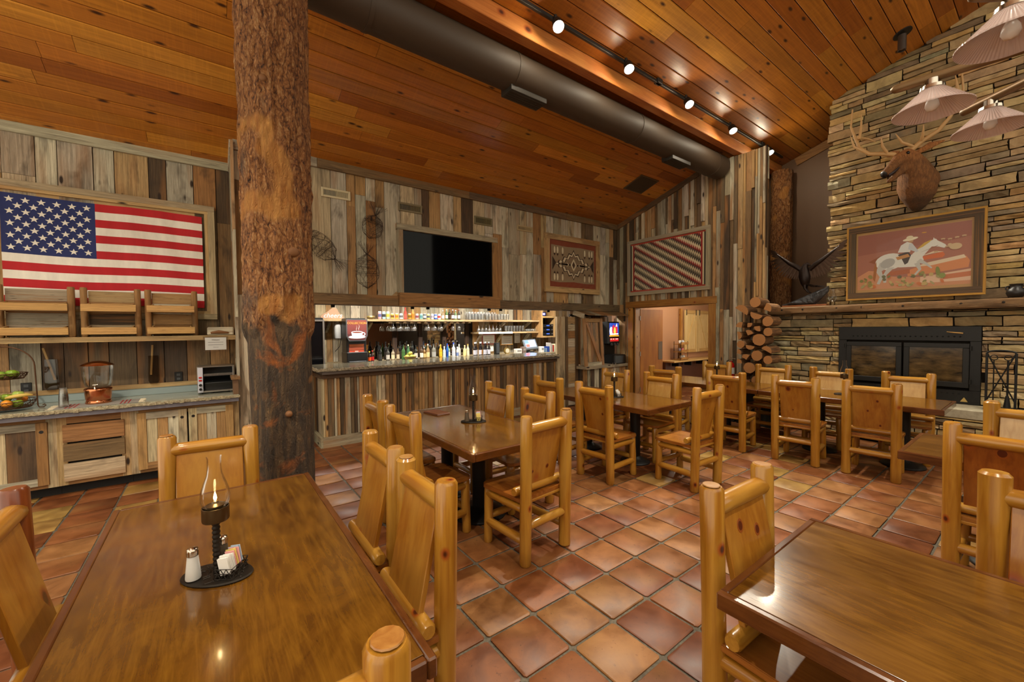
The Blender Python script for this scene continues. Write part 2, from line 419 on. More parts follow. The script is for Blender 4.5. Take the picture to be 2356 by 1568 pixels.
CC = [lin(190, 122, 40), lin(178, 108, 33), lin(202, 138, 50), lin(164, 94, 27), lin(186, 116, 38)]
random.seed(31)
y = 6.085 + 4 * .1685; sl = .1685 / math.cos(SLOPE)
hw_ = sl / 2 - .0035; CPM = MB().add([(-.5, -hw_, .006), (-.5, -hw_, -.001), (-.5, -hw_ + .009, -.007), (-.5, hw_ - .004, -.007), (-.5, hw_, -.003), (-.5, hw_, .006), (.5, -hw_, .006), (.5, -hw_, -.001), (.5, -hw_ + .009, -.007), (.5, hw_ - .004, -.007), (.5, hw_, -.003), (.5, hw_, .006)], [(k, k + 1, k + 7, k + 6) for k in range(5)] + [(5, 0, 6, 11), (0, 5, 4, 3, 2, 1), (6, 7, 8, 9, 10, 11)]).mesh('ceiling_plank'); CPM.materials.append(M_CEIL)
while y > -4.2:
    x = -4.2 + random.uniform(-2.5, 0); yc = y - .1685 / 2
    while x < 9.4:
        L = random.uniform(1.8, 4.4); a = max(x, -4.2); b = min(x + L, 9.4)
        if b - a > .05:
            th = .012 + random.uniform(0, .003)
            inst('ceiling_plank', CPM, ceil, ((a + b) / 2, yc, roof_z(yc) + .004 + random.uniform(-.001, .001)), jit(random.choice(CC), .12), (b - a - .003, 1, 1), (-SLOPE, 0, 0))
        x += L
    y -= .1685
# ---- glulam beam, duct
bm_ = MB().cbox((4.75, 3.43, 4.768), (9.1, .13, .176), .006); beam = bm_.build('ceiling_beam', pine('beam_pine', 'x', 'world', True, ((198, 122, 56), (166, 92, 36), (206, 140, 70)), .45, .0, .5))
tag(beam, 'long laminated pine beam under the ceiling with track lights beside it', 'beam', kind='structure')
M_DUCT = plain('duct_paint', (66, 52, 38), .6)
dc = thing('air_duct', 'round brown painted air duct running behind the ceiling beam', 'duct', (0, 3.73, 4.53))
MB().tube([(.7, 0, 0), (7.5, 0, 0)], .2, 28).build('pipe', M_DUCT, dc, 40)
for x in (1.2, 2.8, 5.0, 7.2):
    MB().tube([(x - .02, 0, 0), (x + .02, 0, 0)], .206, 28).build('joint_band', M_DUCT, dc, 40)
for x in (3.0, 6.15):
    g = MB().cbox((x, .02, -.2), (.52, .2, .08), .004).build('register', plain('register_dark', (44, 38, 30), .5), dc)
    for k in range(5): MB().box((x, -.05 + k * .035, -.242), (.48, .006, .006)).build('louver', M_DUCT, g)
# ---- stone chimney and firebox wall
def stone_mat(name):
    t = NT(name); p = t.coords('world'); oc = t.n('ObjectInfo').outputs['Color']
    a = t.noise(p, 6, 4, .6, .5); b = t.noise(t.vmath('MULTIPLY', p, (1, 1, 4)), 14, 5, .7)
    c = t.mix(t.rng(a, .3, .72), t.mix(1., oc, (.62, .6, .58), 'MULTIPLY'), t.mix(1., oc, (1.22, 1.2, 1.14), 'MULTIPLY'))
    c = t.mix(t.math('MULTIPLY', t.rng(t.noise(p, 3, 2), .56, .7), .5), c, lin(160, 124, 78))
    return t.fin(c, .9, t.bump(b, .7, .012), Specular_IOR_Level=.2)
M_STONE = stone_mat('ledge_stone')
SM = []
random.seed(41)
for k in range(9):
    ny, nz = 5, 3; v = []; f = []
    for iz in range(nz):
        for iy in range(ny):
            e = iy in (0, ny - 1) or iz in (0, nz - 1)
            yy = iy / (ny - 1) - .5; zz = iz / (nz - 1) - .5
            yy += random.uniform(-.02, .02); zz += random.uniform(-.075, .075) if iz in (0, nz - 1) else random.uniform(-.1, .1)
            zz = max(-.5, min(.5, zz * .95)); yy = max(-.5, min(.5, yy))
            v.append((-.36 + random.uniform(-.1, .1) if e else -.5 + random.uniform(-.1, .2), yy, zz))
    n0 = len(v)
    for iz in range(nz):
        for iy in range(ny): v.append((.5, v[iz * ny + iy][1] * .98, v[iz * ny + iy][2] * .95))
    for iz in range(nz - 1):
        for iy in range(ny - 1): f.append((iz * ny + iy, (iz + 1) * ny + iy, (iz + 1) * ny + iy + 1, iz * ny + iy + 1))
    bd = [(0, i) for i in range(ny)] + [(j, ny - 1) for j in range(1, nz)] + [(nz - 1, i) for i in range(ny - 2, -1, -1)] + [(j, 0) for j in range(nz - 2, 0, -1)]
    idx = [j * ny + i for j, i in bd]
    for q in range(len(idx)):
        a, b = idx[q], idx[(q + 1) % len(idx)]; f.append((a, b, b + n0, a + n0))
    me = MB().add(v, f).mesh('stone'); me.materials.append(M_STONE); SM.append(me)
SC = [lin(190, 166, 120), lin(176, 152, 110), lin(200, 176, 130), lin(160, 138, 102), lin(150, 138, 114), lin(186, 154, 104), lin(132, 116, 90), lin(194, 172, 130)]
M_MORT = plain('dark_mortar', (40, 33, 24), .95)
def stone_wall(parent, x, y0, y1, z0, ztop, holes=(), tint=1.0, clip=False):
    z = z0; n = 0
    while z < ztop(y0) + 2.5:
        h = random.choice((.06, .075, .09, .105, .125, .145)) * random.uniform(.9, 1.15)
        y = y1 + random.uniform(-.02, .05)
        while y > y0:
            L = random.uniform(.16, .56) * (1.15 if h > .08 else .9); a = max(y0, y - L); yc = (a + y) / 2
            if y - a < .08: y = a; continue
            parts = [(z, h)]
            if h > .09 and random.random() < .35: parts = [(z, h * .48), (z + h * .48, h * .52)]
            for pz, ph in parts:
                if pz > ztop(yc) - .01: continue
                if clip and pz + ph > ztop(yc): ph = ztop(yc) - pz
                if ph < .018: continue
                segs = [(a, y)]
                for b0, b1, c0, c1 in holes:
                    if c0 < pz + ph - .012 and c1 > pz + .012:
                        ns = []
                        for s0, s1 in segs:
                            if b1 <= s0 or b0 >= s1: ns.append((s0, s1)); continue
                            if b0 - s0 > .05: ns.append((s0, b0))
                            if s1 - b1 > .05: ns.append((b1, s1))
                        segs = ns
                for a_, y_ in segs:
                  dp = random.uniform(.06, .11)
                  inst('stone', random.choice(SM), parent, (x - .02, (a_ + y_) / 2, pz + ph / 2), jit(tuple(v * tint for v in random.choice(SC)), .2), (dp, y_ - a_ - random.uniform(.004, .012), ph - random.uniform(.004, .012))); n += 1
            y = a
        z += h
    return n
random.seed(42)
ch = MB().box((8.8, -1.35, 3.6), (1.2, 7.16, 7.6)).build('wall_chimney', M_MORT); tag(ch, kind='structure', label='tall ledge stone chimney breast above the mantel', cat='wall')
n1 = stone_wall(ch, 8.2, -.1, 2.25, 1.98, lambda y: roof_z(y) - .01)
fb = MB().box((8.6, 1.13, .85), (1.1, 3.9, 1.86)).build('wall_firebox', M_MORT); tag(fb, kind='structure', label='ledge stone wall around the fireplace insert', cat='wall')
n2 = stone_wall(fb, 8.05, -.75, 3.09, .6, lambda y: 1.845, clip=True, holes=[(.58, 2.06, .6, 1.63)])
hearth = thing('hearth', 'raised stone hearth with concrete slab below the fireplace', 'hearth'); tag(hearth, kind='structure')
hs = MB().box((7.78, 1.13, .24), (.46, 4.1, .44)).build('hearth_core', M_MORT, hearth)
n3 = stone_wall(hs, 7.55, -.75, 3.17, .02, lambda y: .47, clip=True)
def conc():
    t = NT('concrete_slab'); p = t.coords('world', False); a = t.noise(p, 12, 5, .7)
    return t.fin(t.mix(t.rng(a, .3, .7), lin(150, 140, 116), lin(184, 176, 152)), .7, t.bump(a, .3, .005))
MB().cbox((7.765, 1.13, .53), (.53, 4.12, .12), .01).build('slab', conc(), hearth)
print('stones', n1, n2, n3)
# ================================================================== CHAIRS AND TABLES
PX, PY, PZ = pine('honey_pine_x', 'x'), pine('honey_pine_y', 'y'), pine('honey_pine_z', 'z')
PB = pine('honey_pine_board', 'z', knots=True, base=((172, 116, 38), (148, 90, 24), (180, 132, 54)), ks=.55)
PSEAT = pine('honey_pine_seat', 'y', knots=True, base=((150, 92, 34), (124, 68, 22), (162, 108, 46)), rough=.22, ks=.5)
PEND = pine('log_end', 'z', knots=False, base=((172, 122, 60), (146, 92, 38), (180, 136, 76)))
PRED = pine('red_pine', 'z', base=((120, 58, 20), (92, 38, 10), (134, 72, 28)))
PLIT = pine('lit_pine', 'z', base=((206, 170, 116), (190, 150, 94), (214, 184, 136)), ks=.5)  # pine paled to carry the light washing over one panel
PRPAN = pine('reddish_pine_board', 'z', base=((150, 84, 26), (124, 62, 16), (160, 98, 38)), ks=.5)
MKN = plain('knot_red', (84, 30, 10), .35); MKR = plain('knot_ring', (140, 72, 22), .35)
def log_pole(a, b, r, n=16, seed=0, taper=0., round_end=.012):
    a, b = Vector(a), Vector(b); d = (b - a); L = d.length; rnd = random.Random(seed)
    ts = [0, round_end / L, .15, .35, .55, .75, 1 - round_end / L, 1]; rs = []
    for t in ts: rs.append(r * (1 - taper * t) * (1 + rnd.uniform(-.035, .035)) * (.82 if t in (0, 1) else 1))
    return MB().tube([a + d * t for t in ts], rs, n)
CHV = []
def make_chair(seed):
    rnd = random.Random(seed); t = {}
    H = 1.045; r = .044
    M = {}
    def ms(key, mb, mat, sm=35):
        me = mb.mesh(key, sm); me.materials.append(mat); M.setdefault(key, []).append(me)
    for s in (-1, 1):
        rr = r * rnd.uniform(.95, 1.06)
        ms('back_post', log_pole((s * .205, 0, 0), (s * .205 + rnd.uniform(-.004, .004), -.025, H + rnd.uniform(-.006, .006)), rr, seed=seed + s), PZ)
        ms('end_grain', MB().lathe([(rr * .74, -.002), (rr * .7, .0012), (rr * .25, .0016), (0, .0016)], 14, (s * .205, -.025, H)), PEND)
        ms('front_leg', log_pole((s * .195, .43, 0), (s * .185, .425, .425), .036 * rnd.uniform(.95, 1.06), seed=seed + 3 * s), PZ)
        ms('side_rail', log_pole((s * .2, .0, .385), (s * .19, .43, .385), .03, seed=seed + 5 * s), PY)
        ms('side_stretcher', log_pole((s * .203, .0, .165), (s * .193, .43, .165), .031, seed=seed + 7 * s), PY)
    ms('top_rail', log_pole((-.2, -.022, .955), (.2, -.022, .955), .038, seed=seed + 11), PX)
    ms('lower_back_rail', log_pole((-.24, .075, .5), (.24, .075, .5), .032, seed=seed + 13), PX)
    ms('rear_stretcher', log_pole((-.2, -.005, .27), (.2, -.005, .27), .031, seed=seed + 17), PX)
    ms('front_stretcher', log_pole((-.19, .43, .2), (.19, .43, .2), .028, seed=seed + 19), PX)
    ms('seat_batten', MB().cbox((0, .04, .425), (.38, .05, .02), .003), PX)
    # leaning back panel
    p0 = Vector((0, -.018, .945)); p1 = Vector((0, .078, .5)); w = .1625
    d = (p1 - p0); L = d.length; ang = math.atan2(d.y, -d.z)
    ms('back_panel', MB().cbox(((p0 + p1) / 2)[:], (2 * w, .024, L), .003, rot=(ang, 0, 0)), PB)
    # seat with rounded front corners
    pts = [(-.225, .02), (.225, .02), (.235, .4)]
    for k in range(7): a = k / 6 * PI / 2; pts.append((.175 + .06 * math.cos(a), .41 + .06 * math.sin(a)))
    for k in range(7): a = PI / 2 + k / 6 * PI / 2; pts.append((-.175 + .06 * math.cos(a), .41 + .06 * math.sin(a)))
    pts.append((-.235, .4))
    sm = MB(); sm.prism([(x * .985, y * .99 + .003) for x, y in pts], .004, Matrix.Translation((0, 0, .432))); sm.prism(pts, .022, Matrix.Translation((0, 0, .436))); sm.prism([(x * .985, y * .99 + .003) for x, y in pts], .004, Matrix.Translation((0, 0, .458)))
    ms('seat', sm, PSEAT)
    return M
CHM = [make_chair(200 + 31 * k) for k in range(5)]
PART_OF = {'end_grain': 'back_post'}
def chair(k, x, y, face, label, group='log chairs around the dining tables'):
    c = thing('log_chair', label, 'chair', (x, y, 0), math.radians(face - 90), group)
    M = CHM[k % 5]; posts = []
    for key, ms in M.items():
        if key == 'end_grain': continue
        for me in ms:
            o = inst(key, me, c)
            if key == 'back_post': posts.append(o)
    for p, me in zip(posts, M['end_grain']): inst('end_grain', me, p)
    return c
T1N, T2N, T3N, T4N, T5N, T6N = 'near left table', 'table holding the menu folder', 'middle table by the doorway', 'long fireplace table', 'cut-off table at the right edge', 'near right bare table'
CH = [
 (-.603, 2.205, 0, 'log chair on the left side of the near left table, its far post reddish brown'),
 (-.64, 1.56, 0, 'log chair cut off by the bottom left corner beside the near left table'),
 (-.015, 3.053, 267, 'log chair at the far end of the near left table, before the bark post'),
 (.7285, 2.235, 180, 'log chair on the right side of the near left table, farther of the two'),
 (.712, 1.639, 180, 'log chair on the right side of the near left table, nearer of the two'),
 (.06, .8, 90, 'log chair whose one post top shows at the bottom edge, near left table'),
 (1.183, 3.613, 0, 'log chair left of the menu folder table, nearest the bar corner'),
 (1.19, 2.991, 6, 'log chair left of the menu folder table with its seat showing under the table edge'),
 (2.52, 3.67, 180, 'log chair right of the menu folder table, nearest the bar front'),
 (2.55, 3.05, 178, 'log chair right of the menu folder table, half hidden by the end chair'),
 (1.925, 2.198, 95, 'log chair seen fully from behind at the near end of the menu folder table'),
 (3.366, 3.758, 2, 'log chair left of the middle table, the one nearest the bar'),
 (4.72, 3.85, 180, 'log chair right of the middle table, below the slush machine ledge'),
 (4.715, 3.1, 183, 'log chair right of the middle table with a lit-coloured back panel, nearest its lamp'),
 (3.338, 2.989, 3, 'log chair left of the middle table nearest the camera, two knots in its back'),
 (4.053, 2.127, 87, 'log chair turned away at the near end of the middle table, sunlit seat'),
 (5.62, 3.6, 12, 'log chair on the room side of the long fireplace table, nearest the open door'),
 (7.04, 3.53, 182, 'log chair on the fireplace side of the long table, in front of the doorway counter'),
 (5.556, 2.646, 5, 'log chair on the room side of the long fireplace table, second from the open door'),
 (7.05, 2.65, 183, 'log chair on the fireplace side of the long table, in front of the firewood'),
 (5.627, 1.867, 5, 'log chair on the room side of the long fireplace table with one large red knot'),
 (7.05, 1.91, 184, 'log chair on the fireplace side of the long table, before the stove left edge'),
 (5.694, 1.182, 4, 'log chair on the room side of the long fireplace table, nearest the camera'),
 (7.07, 1.12, 186, 'log chair on the fireplace side of the long table, in front of the stove glass'),
 (4.917, .09, 180, 'log chair at the right edge with a pale lit-coloured back panel'),
 (3.69, .167, 0, 'log chair at the right edge with a dark reddish back panel'),
 (2.527, -.067, 180, 'log chair at the right edge behind the near right table, its squared post nearest'),
 (1.732, .749, 268, 'log chair at the end of the near right table with two knots in its back'),
]
def swap(c, part, mat, n=0):
    q = [o for o in c.children if o.name.split('.')[0] == part][n]; q.data = q.data.copy(); q.data.materials[0] = mat
def panel_knot(c, u, v, r, front=False):
    p0 = Vector((0, -.018, .945)); p1 = Vector((0, .078, .5)); d = (p1 - p0); nrm = Vector((0, d.z, -d.y)).normalized()   # towards the rear
    if front: nrm = -nrm
    pn = [o for o in c.children if o.name.split('.')[0] == 'back_panel'][0]
    M = Matrix.Translation(p0.lerp(p1, v) + Vector((u, 0, 0)) + nrm * .0122) @ nrm.to_track_quat('Z', 'Y').to_matrix().to_4x4()
    MB().lathe([(r * 1.5, 0), (r * 1.45, .0006), (0, .0006)], 14, M=M, sy=1.25).build('knot', MKR, pn, None); MB().lathe([(r, .0004), (r * .95, .001), (0, .001)], 12, M=M, sy=1.25).build('knot', MKN, pn, None)
KN = {10: ((-.09, .72, .008), (.06, .7, .011)), 14: ((.09, .12, .011), (.09, .5, .009)), 20: ((-.07, .12, .019), (-.03, .7, .006), (.02, .04, .007)), 22: ((.05, .24, .009), (-.03, .5, .008), (.07, .84, .008)), 25: ((.1, .1, .014), (-.01, .1, .02)), 18: ((.02, .22, .012), (.06, .68, .011)), 15: ((.03, .3, .005),), 27: ((.06, .2, .015), (-.06, .3, .014))}
LEGS = []
for k, (x, y, a, lb) in enumerate(CH):
    c = chair(k, x, y, a, lb)
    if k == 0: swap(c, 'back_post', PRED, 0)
    if k in (12, 13, 23, 19, 21): swap(c, 'back_panel', pine('lit_pine_panel', 'z', base=((196, 150, 74), (178, 128, 54), (204, 164, 96)), ks=.5))  # light falling on these panel fronts is put into a paler colour
    if k == 24: swap(c, 'back_panel', PLIT)  # panel coloured as if washed by light
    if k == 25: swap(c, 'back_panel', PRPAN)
    for u, v, r in KN.get(k, ()): panel_knot(c, u, v, r, k == 27)
    f0 = 0; f = math.radians(a - 90)
    for lx, ly in ((-.205, 0), (.205, 0), (-.195, .43), (.195, .43)): LEGS.append((x + lx * math.cos(f) - ly * math.sin(f), y + lx * math.sin(f) + ly * math.cos(f)))
# ---- tables
def table_mat(name, ax, c):
    t = NT(name); p = t.coords('object')
    gr = t.noise(t.vmath('MULTIPLY', p, axis_scale(ax, 2.2, 24)), 1.8, 5, .65, .6)
    mo = t.noise(t.vmath('MULTIPLY', p, axis_scale(ax, 2, 3.2)), 1.7, 4, .6, 1.2)
    col = t.mix(t.rng(mo, .3, .72), lin(*c[0]), lin(*c[1]))
    col = t.mix(t.math('MULTIPLY', t.rng(gr, .42, .75), .55), col, lin(*c[2]))
    return t.fin(col, t.rng(mo, .3, .7, .16, .26), t.bump(gr, .06, .002), Coat_Weight=.5, Coat_Roughness=.1)
TC3 = ((70, 40, 8), (104, 66, 14), (132, 90, 24))
M_TT = table_mat('dark_table_top', 'y', TC3); M_TE = table_mat('dark_table_edge_y', 'y', ((66, 32, 12), (98, 54, 20), (112, 68, 28))); M_TEX = table_mat('dark_table_edge_x', 'x', ((66, 32, 12), (98, 54, 20), (112, 68, 28)))
M_IRON = plain('black_iron', (26, 25, 24), .5, .4)
def table(x0, x1, y0, y1, label, h=.762, lip=True):
    t = thing('dining_table', label, 'table', ((x0 + x1) / 2, (y0 + y1) / 2, 0), 0, 'dining tables'); w, l = x1 - x0, y1 - y0; e = .028
    MB().cbox((0, 0, h - .018), (w - 2 * e - .002, l - 2 * e - .002, .035), .001).build('tabletop', M_TT, t)
    for s in (-1, 1):
        MB().cbox((s * (w / 2 - e / 2), 0, h - .03), (e, l, .06), .005).build('edge_strip', M_TE, t)
        MB().cbox((0, s * (l / 2 - e / 2), h - .03), (w - 2 * e - .001, e, .06), .005).build('edge_strip', M_TEX, t)
    MB().cbox((0, 0, h - .06), (w - .2, l - .3, .04), .004).build('underframe', M_TE, t)
    cx, cy = (x0 + x1) / 2, (y0 + y1) / 2
    for s in (-1, 1):
        best = (0, 0)
        for q in range(41):
            yy = s * (.12 + (l / 2 - .3) * q / 40)
            d = min([.405] + [math.hypot(cx - lx, cy + yy - ly) for lx, ly in LEGS])
            if d > best[0]: best = (d, yy)
        r = max(.09, best[0] - .052); y = best[1]
        MB().lathe([(.0, 0), (r, 0), (r * 1.01, .012), (r * .97, .022), (r * .6, .04), (.08, .06), (.06, .08), (.06, h - .1), (.12, h - .092), (.12, h - .081), (0, h - .081)], 28, (0, y, 0)).build('pedestal', M_IRON, t, 40)
    return t
table(-.41, .475, .99, 2.79, 'large glossy brown table at the near left with a lit oil lamp')
table(1.46, 2.34, 2.44, 4.2, 'glossy brown table near the bar with a menu folder and lit lamp')
table(3.725, 4.6, 2.59, 4.35, 'glossy brown table in the middle with worn edges, in front of the doorway')
table(6.06, 6.9, .68, 2.46, 'near half of the long brown table by the fireplace')
table(6.06, 6.9, 2.47, 4.2, 'far half of the long brown table by the fireplace')
table(3.88, 4.68, -1.1, .66, 'dark brown table cut off behind the log chair at the right edge')
table(1.34, 2.215, -1.1, .667, 'bare glossy brown table at the near right corner')
# ---- oil lamp stands with shakers and packets
M_STEEL = plain('dark_rebar', (48, 42, 36), .45, .7); M_CUP = plain('lamp_cup_metal', (96, 78, 52), .35, .85)
M_GL = glass('lamp_glass', (1, 1, 1), .5); M_CHROME = plain('shaker_chrome', (205, 195, 180), .18, 1.)
M_FLAME = glow('lamp_flame', (255, 214, 150), 60)
PLATE = []
def lamp_stand(loc, rz, label, n_pk, salt, pepper, seed, lit=True):
    L = thing('oil_lamp', label, 'lamp', loc, rz, 'table oil lamps')
    pl = MB().lathe([(0, 0), (.118, 0), (.122, .005), (.118, .01), (0, .01)], 36, sx=1, sy=.62).build('base_plate', M_STEEL, L, 40)
    rnd = random.Random(seed)
    for k in range(26):
        a = rnd.uniform(0, 6.28); q = math.sqrt(rnd.random()) * .1
        MB().cbox((q * math.cos(a), q * math.sin(a) * .6, .0105), (.022, .006, .003), .001, rot=(0, 0, rnd.choice((.7, -.8)))).build('tread_bar', M_STEEL, pl)
    pr = []; z = .01
    while z < .2: pr += [(.0105, z), (.013, z + .005), (.013, z + .009), (.0105, z + .014)]; z += .016
    MB().lathe([(.0105, .01)] + pr[1:] + [(.0105, .215)], 14).build('rebar_stem', M_STEEL, L, 50)
    cup = MB().lathe([(0, .205), (.04, .205), (.042, .21), (.042, .255), (.039, .255), (.038, .215), (0, .215)], 28).build('cup', M_CUP, L, 40)
    gl = MB().shell([(.036, .25), (.043, .27), (.0455, .292), (.043, .315), (.034, .345), (.025, .37), (.0215, .395), (.0215, .43), (.0235, .437), (.0222, .437), (.0203, .43), (.0203, .395), (.024, .369), (.0325, .344), (.0415, .314), (.044, .292), (.0415, .271), (.0345, .252)], 32).build('glass_chimney', M_GL, L, 60)
    MB().lathe([(0, .215), (.03, .215), (.03, .262), (.012, .268), (.008, .275), (0, .275)], 18).build('burner', M_CUP, L, 40)
    if lit: MB().lathe([(0, .276), (.0035, .279), (.0052, .286), (.0035, .297), (0, .308)], 12).build('flame', M_FLAME, L, 60)
    if 0: lamp('lamp_flame_light', 'POINT', (0, 0, .33), 1.1, (1, .72, .4), .012, parent=L)
    # wire basket
    B = MB(); bx, by = .052, 0; r = .0014; w, d = .03, .045
    cs = [(bx - w, by - d), (bx + w, by - d), (bx + w, by + d), (bx - w, by + d)]
    for z in (.012, .031, .048):
        B.tube([(x, y, z) for x, y in cs] + [(cs[0][0], cs[0][1], z)], r, 5)
    for i in range(4):
        a, b = cs[i], cs[(i + 1) % 4]
        for q in range(3):
            t0, t1 = q / 3, (q + 1) / 3; z0, z1 = (.012, .048) if q % 2 else (.048, .012)
            B.tube([(a[0] + (b[0] - a[0]) * t0, a[1] + (b[1] - a[1]) * t0, z0), (a[0] + (b[0] - a[0]) * t1, a[1] + (b[1] - a[1]) * t1, z1)], r, 5)
            B.tube([(a[0] + (b[0] - a[0]) * t0, a[1] + (b[1] - a[1]) * t0, z1), (a[0] + (b[0] - a[0]) * t1, a[1] + (b[1] - a[1]) * t1, z0)], r, 5)
    B.build('wire_basket', M_STEEL, L)
    ws = L.matrix_basis if False else Matrix.Translation(loc) @ Matrix.Rotation(rz, 4, 'Z')
    return L, ws
def shaker(p, label, fillrgb):
    s = thing('shaker', label, 'shaker', p)
    MB().lathe([(0, .0005), (.0225, .0005), (.0235, .004), (.0205, .04), (.0165, .078), (.016, .082)], 20).build('filling', plain('fill_%d' % fillrgb[0], fillrgb, .6), s, 50)
    MB().shell([(.0235, 0), (.0245, .004), (.0213, .04), (.0172, .079), (.017, .086)], 20).build('glass_body', M_GL, s, 50)
    MB().lathe([(.0182, .084), (.0188, .087), (.018, .09), (.0188, .093), (.018, .096), (.0185, .1), (.0165, .107), (.009, .112), (0, .113)], 20).build('screw_cap', M_CHROME, s, 50)
    return s
PKM = MB().cbox((0, 0, .03), (.0022, .036, .06), .0005).mesh('sugar_packet'); PKM.materials.append(objcol('packet_paper', .7))
PKC = {'white': (236, 232, 224), 'pink': (232, 164, 160), 'yellow': (236, 214, 120), 'pale blue': (190, 208, 224)}
ORD = ('first', 'second', 'third', 'fourth', 'fifth', 'sixth', 'seventh', 'eighth', 'ninth', 'tenth', 'eleventh')
def packets(ws, cols, where, z0=.013):
    n = len(cols)
    for k, c in enumerate(cols):
        f = (k + .5) / n; cf = .052
        o = inst('sugar_packet', PKM, None, ws @ Vector((cf + random.uniform(-.002, .002) + (-.0 if k % 2 else .0), -.04 + .08 * f, z0)), lin(*PKC[c]))
        o.rotation_euler = (0, 0, ws.to_euler().z + PI / 2 + random.uniform(-.08, .08)); o.rotation_euler.x = -.16 + random.uniform(-.06, .06)
        o.location.z += random.uniform(0, .012) + .012 * f
        tag(o, '%s sweetener packet, %s from the front in the basket on the %s' % (c, ORD[k], where), 'packet', 'sweetener packets on the ' + where)
random.seed(77)
L, ws = lamp_stand((.0, 1.805, .762), -.62, 'lit oil lamp on a steel plate stand on the near left table', 9, 1, 1, 1)
shaker(ws @ Vector((-.06, -.035, .0125)), 'glass salt shaker with chrome cap beside the lamp on the near left table', (238, 236, 230))
shaker(ws @ Vector((-.012, .046, .0125)), 'dark pepper shaker behind the lamp stem on the near left table', (88, 74, 58))
packets(ws, ['white'] * 6 + ['pink', 'yellow', 'pink', 'pale blue', 'pale blue'], 'near left table')
L, ws = lamp_stand((2.0, 3.315, .762), -.62, 'lit oil lamp on the table with the menu folder', 9, 0, 1, 2)
shaker(ws @ Vector((-.06, -.03, .0125)), 'pepper shaker beside the lamp on the table with the menu folder', (98, 84, 66))
packets(ws, ['yellow', 'yellow', 'yellow', 'white', 'pale blue', 'pale blue', 'pink', 'pink', 'pink'], 'menu folder table')
L, ws = lamp_stand((4.12, 3.36, .762), -.6, 'lit oil lamp on the middle table by the doorway', 9, 0, 1, 3)
packets(ws, ['white'] * 6, 'middle table')
L, ws = lamp_stand((6.49, 3.24, .762), -.6, 'lit oil lamp at the far end of the long fireplace table', 9, 0, 1, 4)
L, ws = lamp_stand((6.55, 1.63, .762), -.6, 'unlit oil lamp half hidden between two chairs on the long fireplace table', 9, 0, 1, 5, False)
# menu folder
mf = thing('menu_folder', 'brown leather menu folder lying on the table near the bar', 'menu', (1.9, 3.9, .762), .15)
ML = plain('brown_leather', (112, 66, 42), .45)
MB().cbox((0, 0, .004), (.16, .26, .008), .003).build('back_cover', ML, mf)
MB().cbox((.002, 0, .012), (.158, .256, .007), .003, rot=(0, .02, 0)).build('front_cover', ML, mf)
# ================================================================== BAR
random.seed(51)
def granite(name, c1, c2, c3):
    t = NT(name); p = t.coords('world', False)
    a = t.noise(p, 3, 4, .6, 1.5); b = t.noise(p, 120, 3, .7)
    c = t.mix(t.rng(a, .35, .65), lin(*c1), lin(*c2)); c = t.mix(t.rng(b, .5, .65), c, lin(*c3))
    return t.fin(c, .16, None, Coat_Weight=.3)
def rough_edge(name, c1, c2):
    t = NT(name); p = t.coords('world', False); a = t.noise(p, 38, 4, .7, .6)
    return t.fin(t.mix(t.rng(a, .3, .7), lin(*c1), lin(*c2)), .6, t.bump(a, 1., .02))
M_GRAN = granite('bar_granite', (92, 86, 70), (120, 112, 92), (64, 58, 48)); M_REDGE = rough_edge('bar_rough_edge', (96, 84, 66), (206, 190, 158)); M_SUB = plain('counter_sub_edge', (92, 80, 72), .55)
bar = thing('bar_counter', 'long barn wood bar front below the granite bar top', 'bar')
bb = MB().box((3.47, 6.5, .52), (4.4, .7, 1.0)).build('body', M_BACK, bar)
board_wall(bb, ('y', 6.15), 1.27, 5.67, .13, .98, M_BR_Z, (.03, .085), lambda: pick(.16, .46, .38), depth=.012, dvar=.03, split=(2, 3), name='front_strip')
board_wall(bb, ('x', 1.27), 6.13, 6.85, .13, .98, M_BW_Z, (.1, .16), lambda: pick(.7, .2, .1), depth=.015, dvar=.008, split=(2, 3), name='end_board')
plank('base_board', (3.46, 6.1, .07), (4.46, .05, .14), M_BW_X, bar, jit(GREY[3]))
plank('base_board', (1.225, 6.47, .07), (.05, .78, .14), M_BW_Y, bar, jit(GREY[3]))
plank('top_rail', (3.46, 6.11, 1.0), (4.44, .05, .06), M_BW_X, bar, jit(DARK[1]))
plank('top_rail', (1.235, 6.48, 1.0), (.05, .75, .06), M_BW_Y, bar, jit(DARK[1]))
bt = thing('granite_counter', 'long polished granite bar top with rough chiselled edge', 'counter')
MB().cbox((3.42, 6.42, 1.098), (4.5, .86, .04), .004).build('slab', M_GRAN, bt)
# chiselled edge strip: jagged front
def chisel(mb, x0, x1, y, z0, z1, ax='x', n=140, amp=.008):
    for k in range(n):
        a = x0 + (x1 - x0) * k / n; b = x0 + (x1 - x0) * (k + 1) / n; dd = random.uniform(.004, .004 + amp); zz = random.uniform(-.006, .004)
        if ax == 'x': mb.box(((a + b) / 2, y - dd / 2, (z0 + z1) / 2 + zz), (b - a + .004, .01 + dd, z1 - z0 - random.uniform(0, .012)))
        else: mb.box((y - dd / 2, (a + b) / 2, (z0 + z1) / 2 + zz), (.01 + dd, b - a + .004, z1 - z0 - random.uniform(0, .012)))
m = MB(); chisel(m, 1.17, 5.67, 5.99, 1.078, 1.118); chisel(m, 5.99, 6.85, 1.17, 1.078, 1.118, 'y', 30)
e = m.build('rough_edge', M_REDGE, bt); e['kind'] = 'stuff'
MB().cbox((3.44, 6.42, 1.055), (4.44, .84, .045), .003).build('sub_edge', M_SUB, bt)
